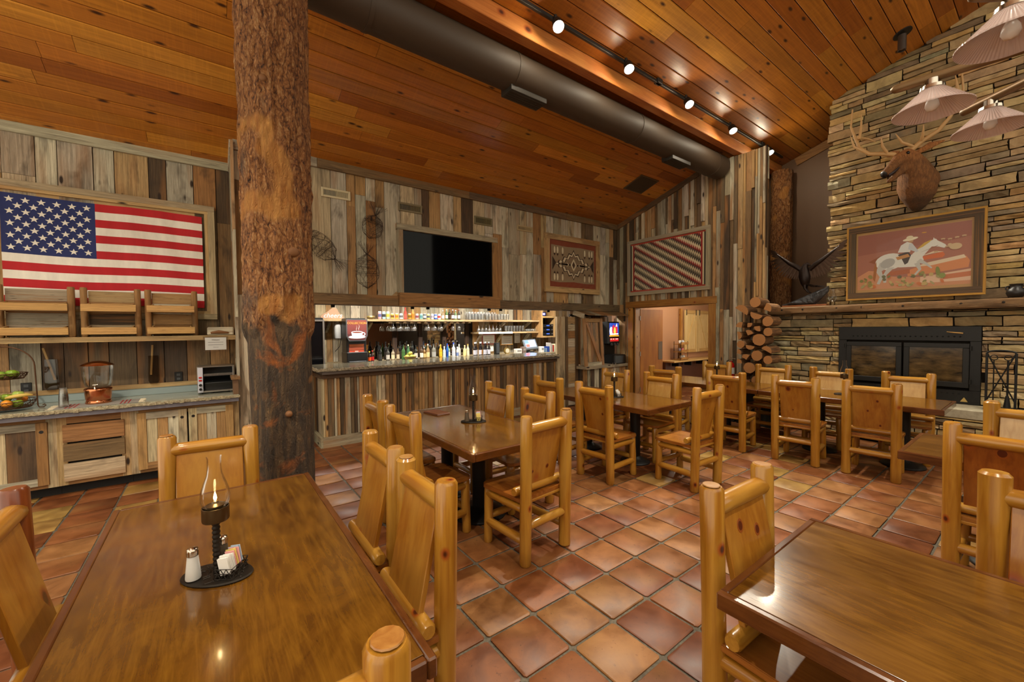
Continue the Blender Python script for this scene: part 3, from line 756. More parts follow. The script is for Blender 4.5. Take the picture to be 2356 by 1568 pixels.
# clear acrylic screens hung from the beam, with black clips
for k, (a, b) in enumerate(((1.3, 2.72), (2.76, 4.18), (4.22, 5.62))):
    g = thing('acrylic_screen', 'clear acrylic screen hung over the bar top, %s of three' % ('leftmost', 'middle one', 'rightmost')[k], 'screen', ((a + b) / 2, 6.16, 0))
    MB().box((0, 0, 1.56), (b - a, .005, .87)).build('sheet', glass('acrylic', (1, 1, 1), .18), g)
    for s in (-.42, .42): MB().cbox((s * (b - a), 0, 2.0), (.05, .03, .06), .003).build('clip', M_IRON, g)
# header beam over the bar opening
for k, (a, b, yy, d, zc, h, cc) in enumerate(((.42, 2.33, 6.07, .1, 2.085, .15, DARK[2]), (2.33, 4.19, 6.03, .12, 2.11, .2, TAN[2]), (4.19, 5.75, 6.07, .1, 2.085, .15, DARK[0]), (5.75, 7.57, 6.07, .1, 2.085, .15, DARK[0]))):
    trim(((a + b) / 2, yy, zc), (b - a - .004, d, h), M_BW_X, jit(cc, .06), label=('header board over the bar opening, left end', 'wide header board under the television', 'header board over the bar opening, right of the television', 'header board above the slush machine cabinet')[k])
wall('wall_soffit', (4.0, 6.2, 2.06), (7.1, .2, .1), plain('soffit_paint', (120, 108, 96), .6), 'grey underside of the bar header')
# back bar walls, ceiling, floor is shared
wk = wall('wall_back_bar', (4.6, 8.32, 1.3), (7.4, .1, 2.6), label='barn board wall behind the bar shelves')
board_wall(wk, ('y', 8.27), .95, 8.2, 1.02, 2.5, M_BW_Z, (.09, .2), lambda: pick(.62, .28, .1), split=(2, 3), holes=[(2.45, 4.86, 1.05, 1.8)])
wall('wall_bar_left', (.9, 7.3, 1.3), (.1, 2.1, 2.6), M_BROWN, 'dark wall at the left end of the bar')
wall('wall_bar_right', (8.25, 7.2, 1.3), (.1, 2.2, 2.6), M_BROWN, 'dark wall at the right end of the bar')
wall('ceiling_bar', (4.6, 7.28, 2.56), (7.4, 2.1, .06), plain('bar_ceiling', (190, 180, 165), .7), 'flat ceiling over the bar', 'ceiling')
for k, x in enumerate((2.2, 4.2, 6.2)):
    f = thing('bar_light', 'LED strip light under the bar ceiling, %s' % ('left', 'middle', 'right')[k], 'light', (x, 7.0, 2.5))
    MB().cbox((0, 0, .015), (1.3, .08, .03), .004).build('housing', plain('white_housing', (230, 228, 222), .4), f)
    lamp('bar_strip', 'AREA', (0, 0, -.01), 36, (1, .95, .86), sx=1.25, sy=.07, aim=None, parent=f)
# mirror with dark mullions
mr = thing('bar_mirror', 'wide mirror behind the liquor bottles', 'mirror', (3.655, 8.255, 1.425))
t = NT('mirror_glass'); M_MIR = t.fin((.62, .56, .48), .03, Metallic=1.)
MB().box((0, 0, 0), (2.4, .01, .7)).build('glass', M_MIR, mr)
for x in (-1.2, -.57, 0, .57, 1.16): plank('mullion', (x, -.02, 0), (.085, .03, .7), barn('dark_mullion', 'z', warm=.1), mr, lin(62, 42, 28))
# back counter
bc = thing('back_counter', 'back bar counter under the mirror', 'counter', (4.53, 7.9, 0))
MB().cbox((0, 0, .5), (5.84, .62, .98), .004).build('cabinet', barn('dark_cab', 'z', warm=.2), bc, color=lin(70, 52, 36))
MB().cbox((0, -.06, 1.02), (5.88, .74, .05), .005).build('worktop', plain('back_worktop', (150, 132, 100), .4), bc)
# shelves with brackets
def shelf(name, x0, x1, z, y0, y1, label, brk, blen=.3):
    s = thing(name, label, 'shelf'); n = max(1, int((x1 - x0) / 1.4)); 
    for k in range(n):
        a = x0 + (x1 - x0) * k / n; b = x0 + (x1 - x0) * (k + 1) / n
        plank('shelf_board', ((a + b) / 2, (y0 + y1) / 2, z - .02), (b - a - .002, y1 - y0, .04), M_BW_X, s, jit(lin(188, 160, 116), .08))
    for x in brk:
        a = Vector((x, y1 - .01, z - .04 - blen)); b = Vector((x, y0 + .05, z - .05)); d = b - a
        inst('bracket', unit(M_BW_Y), s, (a + b) / 2, jit(GREY[1]), (.045, d.length, .05), (math.atan2(d.z, d.y), 0, 0))
    return s
shelf('bar_shelf', 1.62, 6.69, 1.8485, 7.82, 8.21, 'long upper shelf of cans and glasses behind the bar', (1.75, 2.5, 4.135, 5.655, 6.42), .19)
shelf('bar_shelf', 4.9, 6.69, 1.57, 7.86, 8.21, 'shorter lower shelf of stemmed glasses behind the bar', (5.02, 5.6, 6.42), .26)
tl = thing('tube_light', 'white tube light along the lower bar shelf edge', 'light', (5.38, 7.846, 1.548))
MB().cbox((0, 0, 0), (.95, .02, .035), .003).build('tube', glow('tube_glow', (255, 250, 240), 2.5), tl)
# ---- generic drinkware
def lathe_mesh(key, prof, mat, n=14, shell=True, sm=55):
    mb = MB(); (mb.shell if shell else mb.lathe)(prof, n); me = mb.mesh(key, sm); me.materials.append(mat); return me
M_GW = glass('drinkware', (.97, .98, .98), .9, .25, .16)
G_PINT = lathe_mesh('pint', [(0, .003), (.028, .003), (.03, 0), (.04, .14), (.038, .14), (.027, .008), (0, .008)], M_GW)
G_WINE = lathe_mesh('wine', [(0, .0), (.034, .002), (.03, .005), (.005, .01), (.0045, .085), (.02, .1), (.036, .125), (.037, .15), (.031, .185)], M_GW)
G_SNIF = lathe_mesh('snifter', [(.031, 0), (.037, .03), (.034, .06), (.02, .085), (.0045, .1), (.0045, .15), (.03, .158), (.034, .16), (0, .163)], M_GW)
G_SHOT = lathe_mesh('shot', [(0, .002), (.018, 0), (.023, .055), (.021, .055), (0, .008)], M_GW)
def ware(me, name, label, group, spots, cat='glass'):
    for p in spots: tag(inst(name, me, None, p), label, cat, group)
ZS = 1.852
ware(G_PINT, 'pint_glass', 'clear pint glass on the right half of the upper bar shelf', 'pint glasses on the upper bar shelf', [(4.72 + .085 * i, 7.93 + .1 * (j), ZS) for i in range(5) for j in range(2)] + [(5.2 + .085 * i, 7.95, ZS) for i in range(8)])
ware(G_WINE, 'wine_glass', 'stemmed wine glass standing among pint glasses on the upper bar shelf', 'wine glasses on the upper bar shelf', [(4.74 + .08 * i, 8.13, ZS) for i in range(11)])
ware(G_SNIF, 'wine_glass', 'stemmed glass upside down on the lower bar shelf', 'glasses on the lower bar shelf', [(4.95 + .1 * i, 7.93, 1.572) for i in range(7)])
ware(G_PINT, 'pint_glass', 'tall clear glass on the right half of the lower bar shelf', 'tall glasses on the lower bar shelf', [(5.72 + .085 * i, 7.92, 1.572) for i in range(7)])
ware(G_SHOT, 'shot_glass', 'small glass at the right end of the lower bar shelf', 'small glasses on the lower bar shelf', [(6.34 + .058 * i, 7.92 + .08 * j, 1.572) for i in range(6) for j in range(2) if not (j and i in (1, 2))])
# hanging glasses under the upper shelf, held in wooden rails
hr = thing('glass_rack', 'wooden stemware rack under the upper bar shelf', 'rack', (0, 0, 1.81))
for k in range(13): plank('rack_rail', (2.86 + .15 * k, 8.0, -.012), (.03, .3, .02), M_BW_Y, hr, jit(TAN[3])); plank('rack_lip', (2.86 + .15 * k, 8.0, -.028), (.075, .3, .01), M_BW_Y, hr, jit(TAN[3]))
G_HANG = lathe_mesh('hung', [(0, -.002), (.034, -.004), (.03, -.007), (.005, -.012), (.0045, -.07), (.02, -.085), (.037, -.11), (.036, -.15), (.032, -.175)], M_GW)
ware(G_HANG, 'hanging_glass', 'wine glass hanging upside down from the rack under the upper shelf', 'glasses hanging from the bar rack', [(2.935 + .15 * i, 7.9 + .1 * j, 1.79) for i in range(4) for j in range(3)] + [(3.685 + .15 * i, 7.9 + .1 * j, 1.79) for i in range(3) for j in range(2)] + [(4.285, 7.93, 1.79), (4.435, 7.93, 1.79)])
# ---- cans and beer bottles on the upper shelf
CANP = [(0, 0), (.024, 0), (.031, .008), (.033, .012), (.033, .108), (.027, .12), (.026, .122), (0, .121)]
def banded(key, prof, bands, n=16, sm=45):
    """lathe with colour bands by height: bands = [(z, rgb)...]"""
    mb = MB(); mb.lathe(prof, n)
    for i, f in enumerate(mb.f):
        z = sum(mb.v[k][2] for k in f) / len(f); c = bands[0][1]
        for b in bands:
            if z >= b[0]: c = b[1]
        mb.c[i] = lin(*c)
    me = mb.mesh(key, sm); return me
M_CAN = printed('printed_can', .3)
def can(x, label, body, lbl, slim=False, y=7.9):
    h = .155 if slim else .122; k = h / .122
    prof = [(0, 0), (.024, 0), (.031, .008), (.033, .012 * k), (.033, .035 * k), (.033, .04 * k), (.033, .075 * k), (.033, .08 * k), (.033, .108 * k), (.027, .12 * k), (.026, .122 * k), (0, .121 * k)]
    me = banded('can', prof, [(0, (190, 190, 190)), (.01, body), (.036 * k, lbl), (.078 * k, body), (.11 * k, (210, 210, 208))]); me.materials.append(M_CAN)
    tag(inst('drink_can', me, None, (x, y, 1.85)), label, 'can', 'cans on the upper bar shelf')
def bottle_mesh(key, h, r, glassc, lblc, capc, neck=.013, sh=.6, lbl=(.12, .45), square=False):
    prof = [(0, 0), (r * .9, 0), (r, .006), (r, h * lbl[0]), (r, h * lbl[0] + .002), (r, h * lbl[1]), (r, h * lbl[1] + .002), (r, h * sh), (r * .8, h * (sh + .07)), (neck, h * (sh + .16)), (neck * .95, h * .9), (neck * 1.15, h * .905), (neck * 1.15, h * .985), (neck, h), (0, h)]
    me = banded(key, prof, [(0, glassc), (h * lbl[0], lblc), (h * lbl[1] + .001, glassc), (h * .9, capc)], 4 if square else 14); return me
M_BOT = printed('printed_bottle', .12)
for x, lb, b, l, s in ((2.67, 'tall pink drink can at the left of the upper bar shelf', (232, 160, 160), (96, 96, 140), 1), (2.75, 'tall pale blue drink can with a dark round mark', (160, 200, 210), (60, 60, 60), 1), (2.83, 'tall pale green drink can with a yellow mark', (176, 206, 176), (190, 180, 70), 1),
    (2.92, 'yellow drink can with dark mark, first of the short cans', (226, 190, 90), (120, 80, 30), 0), (3.01, 'orange and yellow drink can on the upper bar shelf', (236, 190, 80), (220, 120, 40), 0), (3.1, 'white drink can with grey mark on the upper bar shelf', (226, 224, 220), (110, 110, 110), 0),
    (3.28, 'gold drink can between the red and the orange bottle', (206, 160, 50), (120, 90, 30), 0), (3.44, 'silver drink can with a maroon mark', (196, 190, 186), (140, 70, 80), 0), (3.53, 'teal drink can on the upper bar shelf', (140, 190, 176), (90, 140, 150), 0), (3.61, 'black and white drink can on the upper bar shelf', (70, 74, 80), (220, 220, 216), 0), (3.69, 'yellow drink can with a dark blue foot', (226, 206, 110), (80, 80, 90), 0),
    (3.78, 'silver drink can with grey lettering band', (206, 206, 206), (150, 140, 160), 0), (3.86, 'bright blue drink can on the upper bar shelf', (40, 90, 200), (200, 210, 226), 0), (3.94, 'white drink can with a red letter band', (230, 226, 222), (206, 50, 46), 0)):
    can(x, lb, b, l, s)
def bottle(x, y, z, label, group, *a, **k):
    me = bottle_mesh('bottle', *a, **k); me.materials.append(M_BOT); return tag(inst('bottle', me, None, (x, y, z)), label, 'bottle', group)
GB = 'beer bottles on the upper bar shelf'
for x, lb, h, g, l, c in ((3.19, 'red glass bottle with a black neck band on the upper bar shelf', .24, (196, 84, 70), (206, 100, 84), (220, 80, 70)), (3.35, 'orange bottle on the upper bar shelf', .24, (216, 150, 70), (206, 130, 50), (226, 140, 60)),
    (4.03, 'clear bottle with a white label, first of the beer bottles', .2, (150, 130, 100), (224, 214, 210), (226, 220, 210)), (4.12, 'green beer bottle with a white and red oval label', .22, (70, 100, 50), (226, 216, 206), (206, 206, 200)), (4.19, 'almost black beer bottle on the upper bar shelf', .23, (36, 30, 24), (60, 46, 36), (30, 26, 22)), (4.27, 'brown beer bottle with a pale blue label', .22, (70, 46, 26), (206, 214, 226), (226, 226, 226)), (4.34, 'green beer bottle with a silver label', .21, (106, 126, 84), (206, 210, 200), (216, 216, 210)), (4.42, 'dark beer bottle with a round white label', .22, (44, 40, 28), (206, 206, 196), (120, 40, 40))):
    bottle(x, 7.9, 1.85, lb, GB, h, .031, g, l, c)
# cheers sign, bowl
cs = thing('cheers_sign', 'slice of pale wood lettered cheers in white on the upper bar shelf', 'sign', (1.8, 7.9, 1.85))
pts = [(-.2, .005), (.2, .0), (.16, .07), (.12, .1), (.075, .19), (.03, .205), (-.02, .19), (-.1, .12), (-.16, .09), (-.205, .05)]
MB().prism(pts, .02, Matrix.Rotation(PI / 2, 4, 'X')).build('slab', plain('pale_slice', (176, 136, 104), .6), cs)
def text(body, size, mat, parent, loc, rot=(PI / 2, 0, 0), ext=.0006, shear=0., align='CENTER', name='lettering'):
    cu = bpy.data.curves.new(name, 'FONT'); cu.body = body; cu.size = size; cu.align_x = align; cu.align_y = 'CENTER'; cu.extrude = ext; cu.shear = shear; cu.resolution_u = 3
    tmp = bpy.data.objects.new(name, cu); me = bpy.data.meshes.new_from_object(tmp); bpy.data.objects.remove(tmp)
    me.materials.append(mat); o = inst(name, me, parent, loc); o.rotation_euler = rot; return o
WHITE = plain('white_paint', (240, 236, 228), .6); INK = plain('dark_ink', (70, 64, 60), .7)
text('cheers', .12, WHITE, cs, (0, -.0215, .06), shear=.3)
bw = thing('pottery_bowl', 'small speckled pottery bowl on the upper bar shelf', 'bowl', (2.5, 7.92, 1.85))
MB().shell([(.03, 0), (.06, .015), (.078, .04), (.07, .065), (.066, .062), (.07, .04), (.055, .02), (0, .012)], 24).build('bowl_body', plain('glazed_bowl', (146, 128, 76), .3), bw, 50)
# ---- liquor bottles along the back counter
GL_ = 'liquor bottles on the back counter'
ZC = 1.046
LQ = [(2.38, .2, .03, (40, 34, 30), (220, 90, 40), (226, 200, 60), 'dark syrup bottle with an orange and yellow label'), (2.45, .21, .034, (60, 40, 34), (200, 50, 50), (220, 60, 50), 'dark bottle with a red label at the left end of the liquor row'), (2.58, .3, .036, (24, 24, 22), (60, 60, 58), (20, 20, 20), 'black bottle with a pour spout, second in the liquor row'), (2.73, .26, .034, (60, 56, 50), (196, 190, 180), (26, 26, 26), 'brown bottle with a silver crest and black spout'), (2.85, .24, .038, (150, 136, 110), (226, 216, 180), (30, 30, 30), 'squat clear bottle with a cream label'), (2.93, .26, .03, (90, 70, 50), (206, 190, 160), (30, 30, 30), 'brown bottle left of the fruit bowl'),
      (3.04, .3, .036, (60, 96, 50), (70, 110, 60), (30, 40, 30), 'green bottle standing behind the lemons'), (3.16, .3, .034, (70, 110, 70), (150, 170, 90), (220, 210, 160), 'green bottle with a pale neck behind the limes'), (3.3, .28, .034, (34, 34, 30), (206, 200, 190), (24, 24, 24), 'black bottle with a white crest right of the fruit bowl'), (3.42, .28, .034, (80, 60, 40), (224, 220, 210), (30, 30, 30), 'amber bottle with a white square label'), (3.5, .24, .044, (130, 90, 40), (228, 210, 150), (200, 200, 200), 'squat amber bottle with a wide cream label'), (3.56, .3, .036, (150, 120, 80), (226, 206, 150), (206, 200, 190), 'tall bottle with a cream label and silver cap'),
      (3.69, .3, .044, (120, 116, 104), (170, 170, 166), (60, 60, 58), 'faceted clear bottle with a grey badge'), (3.87, .28, .036, (214, 160, 40), (236, 196, 60), (226, 190, 90), 'golden yellow bottle with a red foot'), (3.93, .24, .03, (180, 206, 206), (206, 220, 220), (220, 220, 220), 'pale clear bottle beside the golden one'), (4.0, .3, .026, (40, 90, 170), (30, 70, 150), (30, 80, 160), 'slim blue bottle in the liquor row'), (4.05, .27, .042, (120, 150, 110), (226, 230, 220), (190, 40, 40), 'green bottle with a white label and red mark'), (4.15, .31, .038, (190, 194, 196), (200, 206, 216), (60, 90, 200), 'tall clear bottle with a bright blue cap'), (4.24, .22, .03, (190, 190, 190), (120, 140, 190), (230, 230, 230), 'small clear bottle with a blue label'),
      (4.31, .27, .036, (190, 186, 176), (226, 222, 216), (226, 222, 216), 'clear rum bottle with a white label and small red mark'), (4.42, .25, .036, (206, 190, 140), (236, 220, 150), (226, 206, 150), 'pale bottle with a large yellow label'), (4.5, .27, .034, (206, 196, 160), (226, 216, 190), (190, 160, 80), 'pale bottle with a red seal at the right of the liquor row')]
for k, (x, h, r, g, l, c, lb) in enumerate(LQ): bottle(x, 7.66 + (.05 if k % 3 == 1 else 0), ZC, lb, GL_, h, r, g, l, c)
for k, x in enumerate((2.66, 2.8, 3.1, 3.24, 3.36, 3.62, 3.76, 3.98, 4.1, 4.37, 4.47)): bottle(x, 7.98, ZC, 'dark liquor bottle with black pour spout in the rear row at the mirror', 'rear row of dark bottles', .36, .036, (28, 26, 24), (54, 48, 42), (20, 20, 20))
for k, (x, cc) in enumerate(((4.6, 'w'), (4.67, 'w'), (4.74, 'w'), (4.8, 'o'), (4.86, 'w'), (4.92, 'w'), (4.97, 'w'))):
    bottle(x, 7.54 + .055 * (k % 2), ZC, 'dark wine bottle with an orange label among white labelled ones' if cc == 'o' else 'dark wine bottle with a white and red label at the right of the bar', 'wine bottles on the back counter', .31, .034, (30, 24, 26), (216, 140, 50) if cc == 'o' else (206, 204, 214), (206, 206, 216), neck=.012, sh=.55)
fbw = thing('fruit_bowl', 'woven bowl of lemons and limes on the back counter', 'bowl', (3.12, 7.52, ZC))
MB().shell([(.06, 0), (.1, .03), (.125, .08), (.12, .08), (.09, .03), (0, .012)], 24).build('bowl_body', plain('straw_bowl', (196, 166, 106), .7), fbw, 50)
FRUIT = MB().lathe([(0, -.034), (.02, -.03), (.033, -.01), (.034, .008), (.022, .028), (.006, .034), (0, .036)], 14).mesh('citrus', 60); FRUIT.materials.append(objcol('fruit_skin', .4))
FL_ = ((-.06, -.03, .06, (226, 206, 90), 'lemon'), (-.01, -.06, .075, (170, 190, 80), 'lime'), (.06, -.02, .06, (230, 210, 110), 'lemon'), (.02, .02, .11, (150, 180, 70), 'lime'), (-.05, .04, .07, (226, 200, 80), 'lemon'), (.05, .05, .07, (222, 204, 100), 'lemon'), (0, -.02, .13, (226, 206, 96), 'lemon'))
def keep_(p, r):
    p.z = max(p.z, .075)
    q = math.hypot(p.x, p.y)
    if q > .075: p.x *= .075 / q; p.y *= .075 / q
FP_ = relax([Vector(f[:3]) for f in FL_], [.0365] * 7, keep_)
for k, (f, p) in enumerate(zip(FL_, FP_)):
    nm = f[4]; o = inst(nm, FRUIT, None, (3.12 + p.x, 7.52 + p.y, ZC + p.z), lin(*f[3])); o.rotation_euler = (k, 1.3 * k, 0); tag(o, ('yellow lemon' if nm == 'lemon' else 'green lime') + ' in the woven bowl on the back counter', 'fruit', 'citrus in the bar bowl')
# ---- coffee machine, filter, fridge
cm = thing('coffee_machine', 'black hot drink machine with a cup of coffee picture on its door', 'drink machine', (2.1, 7.62, ZC))
MBLK = plain('black_plastic', (26, 26, 26), .35); MGRY = plain('grey_plastic', (70, 72, 74), .4)
MB().cbox((0, .02, .41), (.34, .32, .8), .012).build('housing', MBLK, cm)
MB().cbox((0, -.01, .105), (.36, .36, .2), .01).build('drip_base', MBLK, cm)
MB().cbox((0, -.2, .03), (.3, .04, .03), .004).build('drip_tray', MGRY, cm)
MB().prism([(-.185, .79), (.185, .79), (.185, .5), (.14, .4), (-.14, .4), (-.185, .5)], .05, Matrix.Translation((0, -.14, 0)) @ Matrix.Rotation(PI / 2, 4, 'X')).build('door', MGRY, cm)
def art(name, polys, parent, M, mat=None, step=.0004):
    mb = MB()
    for k, (c, pts) in enumerate(polys): mb.poly([(x, y, step * (k + 1)) for x, y in pts], lin(*c), M)
    return mb.build(name, mat or printed(), parent)
def ell(cx, cy, rx, ry, n=16, a0=0, a1=2 * PI, rot=0):
    out = []
    for k in range(n):
        a = a0 + (a1 - a0) * k / (n - 1 if a1 - a0 < 6.2 else n); x, y = rx * math.cos(a), ry * math.sin(a)
        out.append((cx + x * math.cos(rot) - y * math.sin(rot), cy + x * math.sin(rot) + y * math.cos(rot)))
    return out
RX = Matrix.Rotation(PI / 2, 4, 'X')
art('picture', [((110, 46, 40), [(-.165, .775), (-.165, .51), (-.125, .42), (.125, .42), (.165, .51), (.165, .775)]), ((84, 34, 34), [(-.165, .53), (-.125, .42), (.125, .42), (.165, .53)]), ((196, 196, 200), ell(0, .475, .15, .03)), ((216, 216, 220), ell(.1, .525, .045, .035)), ((110, 46, 40), ell(.1, .525, .028, .02)), ((226, 226, 228), [(-.1, .56), (.1, .56), (.085, .49), (.05, .465), (-.05, .465), (-.085, .49)]), ((240, 240, 240), ell(0, .56, .1, .02)), ((120, 60, 40), ell(0, .557, .088, .014)), ((206, 196, 190), [(-.01, .58), (-.02, .61), (-.005, .65), (-.012, .69), (-.002, .65), (-.012, .61)]), ((206, 196, 190), [(.03, .58), (.02, .62), (.035, .66), (.03, .7), (.042, .66), (.028, .62)])], cm, Matrix.Translation((0, -.191, 0)) @ RX, glow('coffee_print', (0, 0, 0), 0) if False else None)
text('COLLECTION', .055, plain('gold_letters', (226, 150, 60), .5), cm, (0, -.1945, .72))
text('COCOA & COFFEE', .03, plain('gold_letters', (226, 150, 60), .5), cm, (0, -.1545, .755)) if False else None
art('selection_panel', [((150, 66, 36), [(-.13, .24), (.13, .24), (.13, .35), (-.13, .35)]), ((206, 110, 60), [(-.12, .3), (.12, .3), (.12, .34), (-.12, .34)]), ((196, 70, 40), [(-.13, .2), (.13, .2), (.13, .235), (-.13, .235)]), ((230, 210, 200), [(-.03, .21), (.03, .21), (.03, .225), (-.03, .225)])], cm, Matrix.Translation((0, -.142, 0)) @ RX)
wf_ = thing('water_filter', 'white cylindrical water filter hanging under the bar shelf', 'filter', (1.9, 7.95, 1.493))
MB().lathe([(0, 0), (.055, 0), (.06, .02), (.06, .25), (.045, .28), (.02, .29), (.02, .31), (0, .31)], 20).build('cartridge', plain('white_plastic', (226, 224, 218), .3), wf_, 45)
MB().tube([(.03, -.02, .29), (.05, -.05, .2), (.045, -.06, 0), (.02, -.03, -.15), (-.05, 0, -.24)], .006, 6).build('hose', MBLK, wf_, 60)
fr = thing('bar_fridge', 'dark glass door fridge with silver frame behind the left end of the bar', 'fridge', (1.3, 7.75, 0))
MB().cbox((0, .1, .93), (.54, .62, 1.86), .01).build('cabinet', MBLK, fr)
M_SIL = plain('brushed_silver', (190, 186, 180), .3, .9)
for s in (-1, 1): MB().cbox((s * .265, -.225, .95), (.03, .04, 1.75), .004).build('door_frame', M_SIL, fr)
for z in (.09, 1.81): MB().cbox((0, -.225, z), (.5, .04, .03), .004).build('door_frame', M_SIL, fr)
MB().box((0, -.222, .95), (.5, .01, 1.68)).build('door_glass', plain('dark_glass', (14, 14, 16), .06), fr)
# ---- right half of the back bar
pos = thing('till_screen', 'grey point of sale touch screen at the right of the bar', 'till', (6.3, 7.72, ZC))
MB().cbox((0, .05, .02), (.2, .2, .04), .006).build('foot', plain('till_grey', (86, 92, 98), .4), pos)
MB().cbox((0, .07, .1), (.08, .05, .16), .006).build('neck', plain('till_grey', (86, 92, 98), .4), pos)
Mp = Matrix.Translation((0, 0, .2)) @ Matrix.Rotation(-.5, 4, 'X') @ Matrix.Rotation(-.12, 4, 'Z')
MB().cbox((0, 0, 0), (.38, .05, .28), .012, M=Mp).build('monitor', plain('till_grey', (86, 92, 98), .4), pos)
sc = art('screen', [((130, 160, 214), [(-.15, -.09), (.15, -.09), (.15, .1), (-.15, .1)]), ((90, 120, 190), [(-.15, .02), (-.05, .02), (-.05, .1), (-.15, .1)]), ((226, 90, 76), [(-.14, -.08), (-.04, -.08), (-.04, -.01), (-.14, -.01)]), ((170, 190, 230), [(-.02, -.08), (.14, -.08), (.14, .09), (-.02, .09)])], pos, Mp @ Matrix.Translation((0, -.026, .01)) @ RX)
t = NT('screen_glow'); vc = t.n('VertexColor', layer_name='Col').outputs[0]; t.fin(vc, .2); t.set(t.b.inputs['Emission Color'], vc); t.b.inputs['Emission Strength'].default_value = .7; sc.data.materials[0] = t.m
am = thing('amplifier_rack', 'wooden rack of stacked black amplifiers at the right end of the bar shelves', 'rack', (6.94, 7.95, 1.43))
for s in (-1, 1): plank('side_board', (s * .22, 0, .33), (.04, .4, .7), M_BW_Z, am, jit(lin(200, 160, 104)))
for z in (.0, .5): plank('rack_shelf', (0, 0, z), (.4, .4, .04), M_BW_X, am, jit(lin(206, 166, 108)))
MB().box((0, .18, .3), (.4, .02, .6)).build('back_panel', MBLK, am)
for k in range(3):
    z = 1.43 + .022 + .105 * k; a = thing('amplifier', 'black audio amplifier in the bar rack, %s of three' % ('lowest', 'middle', 'topmost')[k], 'amplifier', (6.94, 7.93, z))
    MB().cbox((0, 0, .042), (.36, .3, .084), .004).build('case', MBLK, a)
    MB().cbox((0, -.152, .05), (.1, .006, .025), .001).build('display', glow('amp_led', (70, 110, 220), .8, (20, 30, 60)), a)
    MB().cyl((.14, -.15, .05), (.14, -.165, .05), .016).build('volume_knob', M_SIL, a, 40)
rt = thing('router', 'small device glowing blue on top of the amplifier rack', 'router', (6.86, 7.9, 1.952))
MB().cbox((0, 0, .05), (.14, .12, .1), .006).build('case', MBLK, rt)
MB().cbox((0, -.0605, .055), (.07, .004, .05), .001).build('lamp_window', glow('blue_led', (70, 70, 255), 8), rt)
# framed notices
def notice(x0, x1, z0, z1, y, frame, label, fw=.015, lines=4):
    n = thing('framed_notice', label, 'notice', ((x0 + x1) / 2, y, (z0 + z1) / 2)); w, h = x1 - x0, z1 - z0
    MB().cbox((0, 0, 0), (w, .015, h), .002).build('frame', frame, n)
    pl = [((226, 222, 214), [(-w / 2 + fw, -h / 2 + fw), (w / 2 - fw, -h / 2 + fw), (w / 2 - fw, h / 2 - fw), (-w / 2 + fw, h / 2 - fw)])]
    for k in range(lines):
        zz = h * .3 - k * h * .6 / max(1, lines - 1); hw = w * random.uniform(.2, .34)
        pl.append(((150, 140, 134), [(-hw, zz - .004), (hw, zz - .004), (hw, zz + .004), (-hw, zz + .004)]))
    art('sheet', pl, n, Matrix.Translation((0, -.0085, 0)) @ RX); return n
notice(5.13, 5.51, 1.27, 1.52, 8.08, plain('red_frame', (150, 50, 40), .4), 'notice in a red frame above the wine bottles', .025)
notice(5.68, 6.05, 1.24, 1.49, 8.1, plain('wood_frame', (170, 120, 50), .4), 'notice in a gold wood frame left of the till screen', .022)
notice(5.3, 5.48, 1.1, 1.27, 8.12, plain('white_plastic', (226, 224, 218), .3), 'small paper notice below the red framed one', .003, 3)
notice(6.1, 6.28, 1.28, 1.52, 8.1, plain('beige_box', (196, 186, 156), .5), 'beige paper notice right of the gold framed one', .003, 2)
tb = thing('black_speaker', 'tall black box beside the wine bottles on the back counter', 'box', (5.22, 7.6, ZC)); MB().cbox((0, 0, .14), (.1, .1, .28), .008).build('case', MBLK, tb); MB().cbox((0, -.052, .15), (.08, .004, .22), .001).build('grille', MGRY, tb)
cl = thing('desk_clock', 'small round gold framed clock on the back counter', 'clock', (5.55, 7.66, ZC))
MB().cyl((0, .02, .085), (0, -.02, .085), .075, n=24).build('rim', plain('gold_rim', (190, 160, 90), .3, .7), cl, 40); MB().cyl((0, -.021, .085), (0, -.023, .085), .055, n=24).build('dial', plain('clock_dial', (206, 196, 170), .5), cl, 40); MB().cbox((0, 0, .008), (.09, .05, .016), .003).build('foot', plain('gold_rim', (190, 160, 90), .3, .7), cl)
for k, (x, w, h, c, lb) in enumerate(((5.84, .16, .12, (222, 220, 214), 'white card box left of the till screen'), (6.0, .1, .16, (120, 100, 90), 'dark patterned cup box beside the till screen'), (6.57, .1, .15, (226, 224, 220), 'white receipt printer right of the till screen'))):
    b = thing('counter_box', lb, 'box', (x, 7.62, ZC)); MB().cbox((0, 0, h / 2), (w, .12, h), .008).build('box_body', plain('cb%d' % k, c, .5), b); MB().cbox((0, -.061, h * .6), (w * .7, .004, h * .3), .001).build('front_slot', plain('cbs', (150, 146, 140), .5), b)
for k, (x, h, c, lb) in enumerate(((6.76, .1, (120, 150, 180), 'blue tinted tumbler'), (6.84, .14, (40, 70, 150), 'blue notebook'), (6.9, .23, (196, 188, 176), 'beige binder'), (6.95, .19, (170, 160, 150), 'grey binder'), (7.0, .17, (180, 60, 50), 'red notebook'), (7.06, .2, (214, 214, 180), 'pale green folder'))):
    b = thing('binder', lb + ' standing at the right end of the back counter', 'binder', (x, 7.72, ZC)); MB().cbox((0, 0, h / 2), (.04, .16, h), .003).build('covers', plain('bd%d' % k, c, .5), b); MB().box((0, .004, h / 2), (.028, .153, h - .004)).build('pages', WHITE, b)
dc2 = thing('dish_cooler', 'narrow silver cooler standing between the bar and the pillar', 'cooler', (5.62, 6.55, 0)) if False else None
